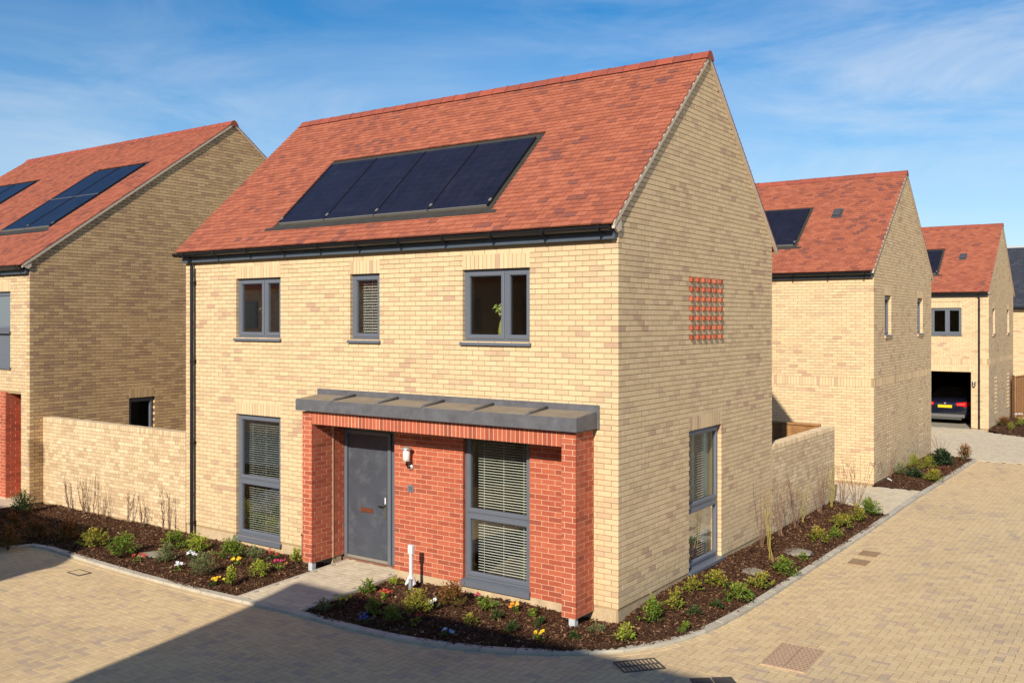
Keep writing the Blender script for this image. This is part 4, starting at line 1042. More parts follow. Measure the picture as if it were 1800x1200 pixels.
def curved_pieces(line, length, w, z0, z1, m, name, parent, gap=.006, c=.006, jit=.002):
    """stones laid along a line, outer edge on the line, w inwards (left of travel)"""
    pts = resample(line, length); ins = offset([tuple(p) for p in pts], w)
    for i in range(len(pts)-1):
        a, b = pts[i], pts[i+1]; ia, ib = Vector(ins[i]), Vector(ins[i+1]); t = (b-a).normalized()*gap/2; dz = random.uniform(-jit, jit); ctr = (a+b+ia+ib)/4
        o4 = [a+t, b-t, ib-t, ia+t]; top = [q+(ctr-q).normalized()*c for q in o4]
        mb = MB(); mb.add([(*(q-ctr), z0-z1) for q in o4]+[(*(q-ctr), -c) for q in o4]+[(*(q-ctr), 0) for q in top], [(0,1,5,4),(1,2,6,5),(2,3,7,6),(3,0,4,7),(4,5,9,8),(5,6,10,9),(6,7,11,10),(7,4,8,11),(8,9,10,11)])
        o = mb.build(name, m, parent); o.location = (ctr.x, ctr.y, z1+dz)
kerb = bpy.data.objects.new('kerb', None); kerb['kind'] = 'structure'; link(kerb)
curved_pieces(KP, .455, .118, -.34, ZK, kerbm, 'kerb_stone', kerb)
# road surface: herringbone blocks, border course along the kerb
road = MB(); far = [(7.2, 19.4), (7.2, -7.2), (-12.6, -7.2)]
road.add([(x, y, -.254) for x, y in KP+far], [tuple(range(len(KP)+3))]); ro = road.build('road', paver_base); ro['kind'] = 'structure'
RPOLY = [tuple(p) for p in offset(KP, .0)]+far
def herring(poly, x0, x1, y0, y1, w=.1, rot=0.0, gap=.006):
    P = []; na0, na1 = int(x0/w)-1, int(x1/w)+1; nb0, nb1 = int(y0/w)-1, int(y1/w)+1
    for a in range(na0, na1):
        for b in range(nb0, nb1):
            r = (a-b) % 4
            if r == 0: q = (a*w, (a+2)*w, b*w, (b+1)*w)
            elif r == 3: q = (a*w, (a+1)*w, b*w, (b+2)*w)
            else: continue
            cx, cy = (q[0]+q[1])/2, (q[2]+q[3])/2
            P.append((q[0]+gap/2, q[1]-gap/2, q[2]+gap/2, q[3]-gap/2, cx, cy))
    P = np.array(P); k = inpoly_np(P[:, 4], P[:, 5], poly); return P[k]
def lay_flat(P, zt, m, name, sname, parent, limit=300, c=0, depth=.014, jit=.0012):
    """blocks lying flat: (x0,x1,y0,y1,cx,cy)"""
    fr = Frame((0, 0, zt), (1, 0, 0), (0, 0, 1), (0, 1, 0)); Q = [(p[0], p[1], p[2], p[3], random.uniform(-jit, jit), -depth) for p in P]
    lay([(fr, Q)], name, sname, m, parent, c=c, limit=limit)
bpoly = [tuple(p) for p in offset(KP, -.0)]+far
P = herring(bpoly, -12.6, 7.2, -7.0, 19.4)
lay_flat(P, ZR0-.003, paver, 'paving_block', 'paving_blocks', ro)
bl = offset(KP, -.104); bl2 = [tuple(p) for p in bl]
# border course as one mesh of blocks
bpts = resample(bl2, .204); bi = offset([tuple(p) for p in bpts], .098); Vv = []; Ff = []
for i in range(len(bpts)-1):
    a, b, ia, ib = bpts[i], bpts[i+1], Vector(bi[i]), Vector(bi[i+1]); t = (b-a).normalized()*.002; o4 = [a+t, b-t, ib-t, ia+t]; ctr = (a+b+ia+ib)/4; k = len(Vv); top = [q+(ctr-q).normalized()*.005 for q in o4]
    Vv += [(*q, -.256) for q in o4]+[(*q, ZR0-.003) for q in o4]+[(*q, ZR0+.001) for q in top]
    Ff += [tuple(k+j for j in f) for f in [(0,1,5,4),(1,2,6,5),(2,3,7,6),(3,0,4,7),(4,5,9,8),(5,6,10,9),(6,7,11,10),(7,4,8,11),(8,9,10,11)]]
o = bpy.data.objects.new('border_course', arr_mesh('border', Vv, Ff, paver)); o['kind'] = 'stuff'; link(o, ro)
# pale paths
def path(name, x0, x1, y0, y1, z0, z1, edge=True, limit=300, sl_axis='y', poly=None, gap=.004, edges=(1, 1)):
    base = MB(); base.add([(x0, y0, z0-.012), (x1, y0, z0-.012), (x1, y1, z1-.012), (x0, y1, z1-.012)], [(0, 1, 2, 3)]) if poly is None else base.add([(a, b, z0-.012) for a, b in poly], [tuple(range(len(poly)))])
    o = base.build(name, path_base); o['kind'] = 'structure'
    P = herring(poly or [(x0+.03, y0), (x1-.03, y0), (x1-.03, y1), (x0+.03, y1)], x0-.2, x1+.2, y0-.2, y1+.2, gap=gap)
    t = math.atan2(z1-z0, y1-y0); fr = Frame((0, y0, z0), (1, 0, 0), (0, -math.sin(t), math.cos(t)), (0, math.cos(t), math.sin(t)))
    Q = [(max(p[0], x0+.05) if poly is None and edge else p[0], min(p[1], x1-.05) if poly is None and edge else p[1], p[2]-y0, min(p[3], y1)-y0, random.uniform(-.001, .001), -.012) for p in P]
    Q = [q for q in Q if q[1]-q[0] > .03 and q[3]-q[2] > .02]
    lay([(fr, Q)], 'path_block', 'path_blocks', pathb, o, limit=limit, c=.002)
    if edge:
        for xx, on in ((x0, edges[0]), (x1-.05, edges[1])):
            if not on: continue
            y = y0
            while y < y1-.05:
                e = min(y+.9, y1); m = MB(); f2 = Frame((0, y, z0+(y-y0)*math.tan(t)), (1, 0, 0), (0, -math.sin(t), math.cos(t)), (0, math.cos(t), math.sin(t)))
                m.fbox(f2, xx, xx+.05, -.12, .006, .003, (e-y)/math.cos(t)-.003, .004); m.build('edging_stone', kerbm, o); y = e
    return o
path('path', -5.30, -3.97, -2.07, .225, -.205, -.12)
path('path', -18.0, -14.62, -.98, .0, -.15, -.15, edge=False)
path('path', -3.5, 1.14, 9.72, 13.0, -.205, -.205, edge=False)
path('driveway', -4, 7, 19.35, 28.6, -.235, -.20, poly=[(-4.0, 20.0), (1.34, 19.42), (7.2, 19.42), (7.2, 24.6), (1.9, 26.1), (.55, 27.0), (.30, 27.85), (-3.0, 27.85), (-4.0, 27.85)], edge=False, limit=0)
m = MB(); m.add([(-3.0, 27.85, -.215), (.11, 27.85, -.215), (.11, 34.0, -.215), (-3.0, 34.0, -.215)], [(0, 1, 2, 3)]); o = m.build('car_port_floor', flat('concrete', (.32,.29,.23), rough=.95, noise=.15)); o['kind'] = 'structure'
# planting beds
def soil_bed(poly, zfun, step=.07):
    xs = [p[0] for p in poly]; ys = [p[1] for p in poly]
    X = np.arange(min(xs), max(xs)+step, step); Y = np.arange(min(ys), max(ys)+step, step); GX, GY = np.meshgrid(X, Y, indexing='ij')
    Z = zfun(GX, GY)+RNG.normal(0, .006, GX.shape)+.018*np.sin(GX*3.1+GY*1.7)*np.sin(GY*2.3-GX)
    cxy = inpoly_np(GX[:-1, :-1]+step/2, GY[:-1, :-1]+step/2, poly); idx = np.arange(GX.size).reshape(GX.shape)
    Q = np.stack([idx[:-1, :-1][cxy], idx[1:, :-1][cxy], idx[1:, 1:][cxy], idx[:-1, 1:][cxy]], -1)
    V = np.stack([GX.ravel(), GY.ravel(), Z.ravel()], -1)
    o = bpy.data.objects.new('soil', arr_mesh('soil', V, Q, soilm, smooth=True)); o['kind'] = 'structure'; return link(o)
kin = [tuple(p) for p in offset(KP, .05)]
bedA = [p for p in kin if p[0] < -5.33]+[(-5.33, -2.1), (-5.33, .05), (-14.62, .05), (-14.62, -1.0), (-17.5, -1.0), (-17.5, -6.4)]
bedB = [(-3.99, 0.02), (-3.99, -2.1)]+[p for p in kin if p[0] > -3.96 and p[1] < 9.65]+[(1.2, 9.68), (-.02, 9.68), (-.02, .02)]
bedC = [p for p in kin if 13.05 < p[1]]+[(1.30, 19.4), (-.6, 19.9), (-.02, 13.05), (1.2, 13.05)]
bedD = [(.42, 27.6), (.9, 26.85), (1.9, 26.2), (4.5, 25.6), (6, 33), (.5, 33.2), (.42, 30)]
zf = lambda X, Y: -.205+0*X
zA = lambda X, Y: -.222+.03*np.clip((Y+2.1)/1.2, 0, 1)
def zB(X, Y): return -.225+.035*np.clip(np.minimum((Y+2.0)/1.2, 1)*np.clip((1.15-X)/.5, 0, 1)+0*X, 0, 1)+.135*np.clip((Y+.1)/1.5, 0, 1)*np.clip((1.0-X)/.9, 0, 1)
def zC(X, Y): return -.222+.04*np.clip((1.2-X)/.7, 0, 1)*np.clip((Y-13.05)/.25, 0, 1)
BEDS = [(bedA, zA, 1200), (bedB, zB, 1500), (bedC, zC, 700), (bedD, zC, 200)]
for poly, zfun, dens in BEDS: soil_bed(poly, zfun)
CV = []; n_all = 0
for poly, zfun, dens in BEDS:
    xs = [p[0] for p in poly]; ys = [p[1] for p in poly]; A = (max(xs)-min(xs))*(max(ys)-min(ys)); n = int(A*dens)
    X = RNG.uniform(min(xs), max(xs), n); Y = RNG.uniform(min(ys), max(ys), n); k = inpoly_np(X, Y, poly); X, Y = X[k], Y[k]; n = len(X)
    Z = zfun(X, Y)+.018*np.sin(X*3.1+Y*1.7)*np.sin(Y*2.3-X)+RNG.uniform(.0, .022, n)
    ln = RNG.gamma(3.0, .0055, n).clip(.007, .034); wd = ln*RNG.uniform(.2, .6, n); a = RNG.uniform(0, 6.283, n); ti = RNG.normal(0, .35, n); ro_ = RNG.normal(0, .5, n)
    d = np.stack([np.cos(a)*np.cos(ti), np.sin(a)*np.cos(ti), np.sin(ti)], -1); s = np.stack([-np.sin(a)*np.cos(ro_), np.cos(a)*np.cos(ro_), np.sin(ro_)], -1); up = np.cross(d, s)
    C0 = np.stack([X, Y, Z], -1); L = ln[:, None]; Wd_ = wd[:, None]; T = up*.006
    V = np.stack([C0-d*L-s*Wd_, C0+d*L*.9-s*Wd_*.7, C0+d*L+s*Wd_, C0-d*L*.8+s*Wd_*1.1, C0+T-d*L*.8, C0+T+d*L*.8], 1); CV.append(V.reshape(-1, 3)); n_all += n
V = np.concatenate(CV); F_ = (np.array([(0, 1, 5, 4), (3, 4, 5, 2)])[None]+(np.arange(n_all)*6)[:, None, None]).reshape(-1, 4)
o = bpy.data.objects.new('bark_mulch', arr_mesh('bark_mulch', V, F_, barkm)); tag(o, 'dark brown bark chippings spread over the planting beds', 'bark mulch', kind='stuff'); link(o)
def ground_z(x, y):
    for poly, zfun, dens in BEDS:
        if inpoly(x, y, poly): return float(zfun(np.array([x]), np.array([y]))[0])
    return -.21

# ------------------------------------------------------------------ covers, stones, posts
def slab_thing(name, label, cat, c4, z, m, t=.012):
    """flat four-cornered cover"""
    cx = sum(p[0] for p in c4)/4; cy = sum(p[1] for p in c4)/4; root = thing(name, label, cat, None, (cx, cy, z)); q = [(x-cx, y-cy) for x, y in c4]
    return root, q
def rect(cx, cy, w, d, ang=0):
    c, s = math.cos(ang), math.sin(ang); return [(cx+x*c-y*s, cy+x*s+y*c) for x, y in ((-w/2, -d/2), (w/2, -d/2), (w/2, d/2), (-w/2, d/2))]
def frame_and_lid(root, w, d, mf, ml, edge=.03, h=.010):
    m = MB()
    for (a, b, c, e) in ((-w/2, w/2, -d/2, -d/2+edge), (-w/2, w/2, d/2-edge, d/2), (-w/2, -w/2+edge, -d/2+edge+.001, d/2-edge-.001), (w/2-edge, w/2, -d/2+edge+.001, d/2-edge-.001)): m.bbox(a, b, c, e, -.02, h, .003)
    m.build('frame', mf, root)
    m = MB(); m.bbox(-w/2+edge+.004, w/2-edge-.004, -d/2+edge+.004, d/2-edge-.004, -.02, h-.002, .003); return m.build('lid', ml, root)
mc = thing('manhole_cover', 'large square studded inspection cover in the lower right paving', 'manhole cover', None, (2.27, .30, ZR0)); mc.rotation_euler = (0, 0, math.radians(2))
lid = frame_and_lid(mc, .54, .92, covm, covm, edge=.022)
st = MB()
for i in range(9):
    for j in range(15): 
        x = -.22+i*.055+(j % 2)*.02; y = -.41+j*.0585
        if abs(x) < .245: a = random.uniform(-.4, .4); st.lathe((x, y, .0075), [(.011, 0), (.008, .005)], 6)
st.build('studs', flat('stud_dark', (.24,.13,.085), rough=.8), mc)['kind'] = 'stuff'
s = MB(); s.bbox(-.006, .006, -.43, .43, .008, .0135, .002); s.build('joint', covi, mc)
gg = thing('gully_grate', 'cast iron road gully grate against the kerb at the bottom of the photo', 'drain grate', None, (.85, -1.03, ZR0)); gg.rotation_euler = (0, 0, math.radians(50))
m = MB(); m.box(-.26, .26, -.17, .17, -.018, -.012);  # black plate below the bars stands in for shade in the gully
m2_ = MB()
for (a, b, c, e) in ((-.27, .27, -.18, -.155), (-.27, .27, .155, .18), (-.27, -.245, -.154, .154), (.245, .27, -.154, .154), (-.245, .245, -.012, .012)): m2_.bbox(a, b, c, e, -.012, .008, .003)
m.build('pit', flat('pit_shade', (.004,.004,.004)), gg); m2_.build('frame', iron, gg)
for i in range(9):
    x = -.20+i*.05; b = MB(); b.bbox(x-.009, x+.009, -.154, -.0125, -.012, .006, .002); b.bbox(x-.009, x+.009, .0125, .154, -.012, .006, .002); b.build('bar', iron, gg)
for (cx, cy, l) in ((1.69, 5.42, 'nearer of two small rusty covers beside the kerb in the right lane'), (1.68, 6.12, 'farther of two small rusty covers beside the kerb in the right lane')):
    r = thing('small_cover', l, 'drain cover', 'small covers beside the kerb', (cx, cy, ZR0)); frame_and_lid(r, .30, .42, covi, covi, edge=.018)
r = thing('small_cover', 'small metal cover near the kerb corner in the sunlit left paving', 'drain cover', None, (-8.58, -2.63, ZR0)); frame_and_lid(r, .36, .22, iron, paver, edge=.02)
r = thing('double_cover', 'pair of dark meter covers cut by the bottom edge of the photo', 'drain cover', None, (1.80, -1.02, ZR0)); r.rotation_euler = (0, 0, math.radians(40))
for k in (-1, 1):
    m = MB(); m.bbox(k*.13-.12, k*.13+.12, -.14, .14, -.02, .009, .005); m.build('lid', iron, r)
    m = MB(); m.lathe((k*.13, 0, .0085), [(.075, 0), (.07, .006)], 18); m.build('boss', iron, r)
def flat_stone(x, y, r, label, seed):
    rnd = random.Random(seed); n = 11; mb = MB(); z = ground_z(x, y); ang = [i*2*math.pi/n+rnd.uniform(-.2, .2) for i in range(n)]; rr = [r*rnd.uniform(.8, 1.15) for _ in range(n)]
    lo = [(math.cos(a)*q, math.sin(a)*q*.8, -.02) for a, q in zip(ang, rr)]; mid = [(x_*.98, y_*.98, .018) for x_, y_, _ in lo]; top = [(x_*.8, y_*.8, .03+rnd.uniform(-.003, .003)) for x_, y_, _ in lo]
    mb.add(lo+mid+top+[(0, 0, .033)], [(i, (i+1) % n, n+(i+1) % n, n+i) for i in range(n)]+[(n+i, n+(i+1) % n, 2*n+(i+1) % n, 2*n+i) for i in range(n)]+[(2*n+i, 2*n+(i+1) % n, 3*n) for i in range(n)])
    o = mb.build('flat_stone', stone); o.location = (x, y, z); tag(o, label, 'stone', 'flat stones in the beds')
flat_stone(-8.45, -1.32, .30, 'flat grey stone in the left bed between two green shrubs', 1)
flat_stone(.56, 3.36, .25, 'flat grey stone beside the gable, nearer one of two', 2); flat_stone(.66, 5.1, .32, 'pale flat stone by the gable, farther one of two', 3)
# white post with bracket foot
wp = thing('white_post', 'white plastic post with square head in the bed in front of the red wall', 'post', None, (-3.37, -.36, -.21))
m = MB(); m.bbox(-.026, .026, -.02, .02, 0, .56, .005); m.build('post', white, wp)
m = MB(); m.bbox(-.045, .045, -.03, .03, .56, .70, .006); m.build('head', white, wp)
m = MB(); m.prism([(-.10, .10), (-.03, .24), (.03, .24), (.09, .12), (.06, .09), (-.02, .14), (-.08, .08)], 'y', -.030, .012); m.build('bracket', white, wp)
m = MB(); m.bbox(.012, .062, -.075, -.030, -.02, .20, .004); m.build('stake', flat('grey_stake', (.30,.31,.33), rough=.6), wp)
bl_ = thing('bollard_light', 'short weathered brown box post beside the left porch pier', 'bollard light', None, (-5.84, -.20, -.2))
m = MB(); m.bbox(-.075, .075, -.05, .05, 0, .47, .006); m.build('body', flat('aged_timber', (.16,.105,.07), rough=.8, noise=.3, nscale=14), bl_)
m = MB(); m.bbox(-.085, .085, -.06, .06, .47, .50, .006); m.build('cap', timberd, bl_)
m = MB(); m.box(-.015, .015, -.062, -.0505, .12, .34); m.build('slot', dark, bl_)
lb = MB(); lb.bbox(-.06, .06, -.02, .02, 0, .012, .002); o = lb.build('plant_label', white); o.location = (.25, 13.62, -.10); o.rotation_euler = (.3, .5, .3); tag(o, 'small white plant label lying near the corner of the second house', 'plant label')

# ------------------------------------------------------------------ PLANTS
def leafmat(name, lo, mid, tip, tipz=.62):
    if name in MATS: return MATS[name]
    m = bpy.data.materials.new(name); m.use_nodes = True; t = m.node_tree; N = t.nodes; L = t.links; b = N['Principled BSDF']; b.inputs['Roughness'].default_value = .55; b.inputs['Specular IOR Level'].default_value = .3
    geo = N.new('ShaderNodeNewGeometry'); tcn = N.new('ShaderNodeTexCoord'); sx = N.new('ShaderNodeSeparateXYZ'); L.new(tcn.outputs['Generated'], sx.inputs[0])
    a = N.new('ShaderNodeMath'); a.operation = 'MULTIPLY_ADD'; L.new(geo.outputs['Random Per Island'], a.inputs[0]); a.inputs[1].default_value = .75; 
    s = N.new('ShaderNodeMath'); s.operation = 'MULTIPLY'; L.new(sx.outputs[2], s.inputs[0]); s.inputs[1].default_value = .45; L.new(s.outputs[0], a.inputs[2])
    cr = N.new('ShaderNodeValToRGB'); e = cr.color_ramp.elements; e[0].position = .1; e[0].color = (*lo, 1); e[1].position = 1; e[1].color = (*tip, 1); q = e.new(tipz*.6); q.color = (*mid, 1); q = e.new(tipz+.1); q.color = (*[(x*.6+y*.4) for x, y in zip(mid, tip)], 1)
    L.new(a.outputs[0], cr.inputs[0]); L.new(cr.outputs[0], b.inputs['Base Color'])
    tr = N.new('ShaderNodeBsdfTranslucent'); L.new(cr.outputs[0], tr.inputs[0]); mx = N.new('ShaderNodeMixShader'); mx.inputs[0].default_value = .28; L.new(b.outputs[0], mx.inputs[1]); L.new(tr.outputs[0], mx.inputs[2]); L.new(mx.outputs[0], N['Material Output'].inputs[0])
    MATS[name] = m; return m
LM = {'green': leafmat('leaf_green', (.035,.08,.012), (.11,.22,.028), (.36,.40,.05)),
      'dark': leafmat('leaf_dark', (.018,.038,.012), (.04,.085,.02), (.10,.16,.04)),
      'greygreen': leafmat('leaf_greygreen', (.04,.06,.025), (.15,.20,.07), (.32,.35,.15)),
      'yellowgreen': leafmat('leaf_yellowgreen', (.08,.14,.014), (.28,.38,.04), (.58,.55,.08)),
      'nand': leafmat('leaf_bronze', (.05,.10,.014), (.22,.29,.035), (.60,.42,.08)),
      'nandred': leafmat('leaf_red_tip', (.03,.06,.014), (.14,.14,.03), (.48,.12,.04)),
      'grass': leafmat('leaf_grassy', (.08,.12,.015), (.26,.32,.03), (.50,.48,.06)),
      'bigleaf': leafmat('leaf_large', (.015,.035,.014), (.03,.06,.025), (.08,.12,.05)),
      'red': leafmat('leaf_dark_red', (.05,.012,.012), (.14,.03,.025), (.25,.09,.05))}
stemm = flat('brown_stem', (.13,.07,.04), rough=.8); twigm = mat('twig_bark', [(0, (.16,.085,.06)), (1, (.26,.16,.10))], rough=.8); ytw = mat('yellow_twig', [(0, (.30,.25,.05)), (1, (.42,.32,.08))], rough=.7)
def leaves(rnd, n, w, h, ll, lw, mode='dome'):
    V = np.zeros((n, 6, 3)); 
    nst = max(5, int(n/14)); tips = []
    for i in range(nst):
        a = rnd.uniform(0, 6.283); e = rnd.uniform(.15, 1.45); r = rnd.uniform(.55, 1.08)
        tips.append(Vector((math.cos(a)*math.cos(e)*w/2*r, math.sin(a)*math.cos(e)*w/2*r, h*(.12+math.sin(e)*.88*rnd.uniform(.7, 1.06)))))
    for i in range(n):
        T = tips[i % nst]; t = rnd.uniform(.25, 1.05)**.7; p = Vector((T.x*t, T.y*t, T.z*t**.8)) 
        dr = (T.normalized()*.8+Vector((rnd.gauss(0, .7), rnd.gauss(0, .7), rnd.gauss(.05, .45)))).normalized()
        s = dr.cross(Vector((rnd.gauss(0, .3), rnd.gauss(0, .3), 1))).normalized(); L_ = ll*rnd.uniform(.6, 1.25); W_ = lw*rnd.uniform(.7, 1.2); dn = Vector((0, 0, -1))
        up = s.cross(dr); tip = p+dr*L_+dn*L_*.25; midp = p+dr*L_*.5; fold = up*W_*.35
        V[i] = [p, midp+s*W_+fold*.6, tip, midp-s*W_+fold*.6, midp-fold*.2, midp-fold*.2]
    V = V[:, :5]
    F_ = (np.array([(0, 1, 2, 4), (0, 4, 2, 3)])[None]+(np.arange(n)*5)[:, None, None]).reshape(-1, 4)
    return V.reshape(-1, 3), F_, tips
FCOL = {'pansy_red': [(.32,.015,.012), (.40,.03,.02)], 'pansy_white': [(.75,.76,.80), (.62,.66,.74)], 'pansy_yellow': [(.80,.48,.01), (.82,.60,.02)], 'pansy_magenta': [(.45,.01,.10), (.35,.01,.07)], 'pansy_blue': [(.04,.05,.30), (.07,.08,.25)], 'pansy_blue2': [(.22,.32,.62), (.5,.58,.75)], 'pansy_orange': [(.80,.28,.02), (.82,.45,.05)]}
CAT = {'green': 'shrub', 'dark': 'shrub', 'greygreen': 'shrub', 'yellowgreen': 'shrub', 'nand': 'shrub', 'nandred': 'shrub', 'grass': 'bush', 'bigleaf': 'shrub', 'red': 'plant', 'twig': 'bare shrub', 'ytwig': 'bare shrub'}
def plant(kind, x, y, w, h, label, seed):
    rnd = random.Random(seed)
    if 'twig' in kind: w *= 1.45; h *= 1.15
    if 'twig' not in kind and not kind.startswith('pansy'): w *= 1.12; h *= .92
    if -15 < x < -9.4 and y > -.12: y = -.12+rnd.uniform(-.05, 0)
    if y > 0 and x < .14: x = .14+rnd.uniform(0, .05)
    if y > 0 and x > .9 and y < 12: x -= .13
    z = ground_z(x, y)-.005
    if kind.startswith('pansy'):
        root = thing('flower_clump', label, 'flowers', 'flower clumps in the beds', (x, y, z))
        V, F_, _ = leaves(rnd, 60, w*1.05, h*.75, .045, .016); o = bpy.data.objects.new('foliage', arr_mesh('foliage', V, F_, LM['green' if seed % 2 else 'dark'])); link(o, root)
        cols = FCOL[kind]; n = max(5, int(w*34))
        for i in range(n):
            a = rnd.uniform(0, 6.283); r = w/2*math.sqrt(rnd.uniform(0, 1))*.9; fx, fy = math.cos(a)*r, math.sin(a)*r*.7; fz = h*rnd.uniform(.72, 1.05)
            nrm = Vector((rnd.gauss(.25, .35), rnd.gauss(-.75, .3), rnd.uniform(.5, 1))).normalized(); s = nrm.orthogonal().normalized(); t = nrm.cross(s); R = rnd.uniform(.018, .026); m = MB(); c = Vector((fx, fy, fz))
            for k in range(5):
                a0 = k*2*math.pi/5; q = lambda an, rr, up=0: c+(s*math.cos(an)+t*math.sin(an))*rr+nrm*up
                m.add([c, q(a0-.55, R*.75, .004), q(a0-.3, R*1.05, .002), q(a0+.3, R*1.05, .002), q(a0+.55, R*.75, .004)], [(0, 1, 2, 3, 4)])
            cc = cols[i % len(cols)]
            if kind == 'pansy_magenta' and i == 0: cc = (.8, .5, .02)
            fl = m.build('flower', flat('petal_%s_%d' % (kind, 9 if cc not in cols else i % len(cols)), cc, rough=.6), root)
            m = MB(); m.tube([c+nrm*.004, c+nrm*.007], [.006, .004], 6); m.build('flower_eye', flat('eye', (.35,.25,.02) if kind != 'pansy_yellow' else (.12,.04,.01)), fl)
        return root
    if kind in ('twig', 'ytwig'):
        root = thing('bare_shrub', label, CAT[kind], 'bare shrubs along the walls', (x, y, z)); m = twigm if kind == 'twig' else ytw
        n = rnd.randint(6, 9) if w > .35 else rnd.randint(3, 5)
        for i in range(n):
            mb = MB(); a = rnd.uniform(0, 6.283); hh = h*rnd.uniform(.6, 1.08); sp = w/2*rnd.uniform(.2, 1.2); pts = [(rnd.uniform(-.05, .05), rnd.uniform(-.03, .03), -.02)]
            bx, by = math.cos(a)*sp, math.sin(a)*sp*.35-.0
            for k in range(1, 6):
                t = k/5; pts.append((bx*t**.8+rnd.gauss(0, .010), by*t+rnd.gauss(0, .008), hh*t))
            mb.tube(pts, [.0058, .0052, .0045, .0037, .0028, .0016], 5)
            for j in range(rnd.randint(4, 8)):
                k = rnd.randint(1, 4); p = Vector(pts[k]); d = Vector((rnd.uniform(-1, 1), rnd.uniform(-.4, .2), rnd.uniform(.6, 1.5))).normalized()*rnd.uniform(.08, .22)*max(.6, h)
                mb.tube([p, p+d*.5+Vector((rnd.gauss(0, .014), 0, 0)), p+d], [.0032, .0026, .0014], 4)
            mb.build('stem', m, root)
        return root
    root = thing('shrub', label, CAT[kind], 'shrubs in the beds', (x, y, z)); big = kind == 'bigleaf'
    dens = 1000 if kind != 'grass' else 1100; n = int(min(1500, max(180, dens*(w/.5)*(h/.4)))); ll, lw = (.10, .03) if big else ((.075, .004) if kind == 'grass' else (.050, .0115))
    if kind == 'greygreen': ll, lw = .05, .007
    if kind == 'red': n = 300
    V, F_, tips = leaves(rnd, n, w*.95, h*1.0, ll, lw)
    o = bpy.data.objects.new('foliage', arr_mesh('foliage', V, F_, LM[kind])); link(o, root)
    mb = MB()
    for T in tips[:14]: mb.tube([(0, 0, -.02), (T.x*.45, T.y*.45, T.z*.55), T], [.005, .004, .002], 4)
    mb.build('stems', stemm, root)
    return root
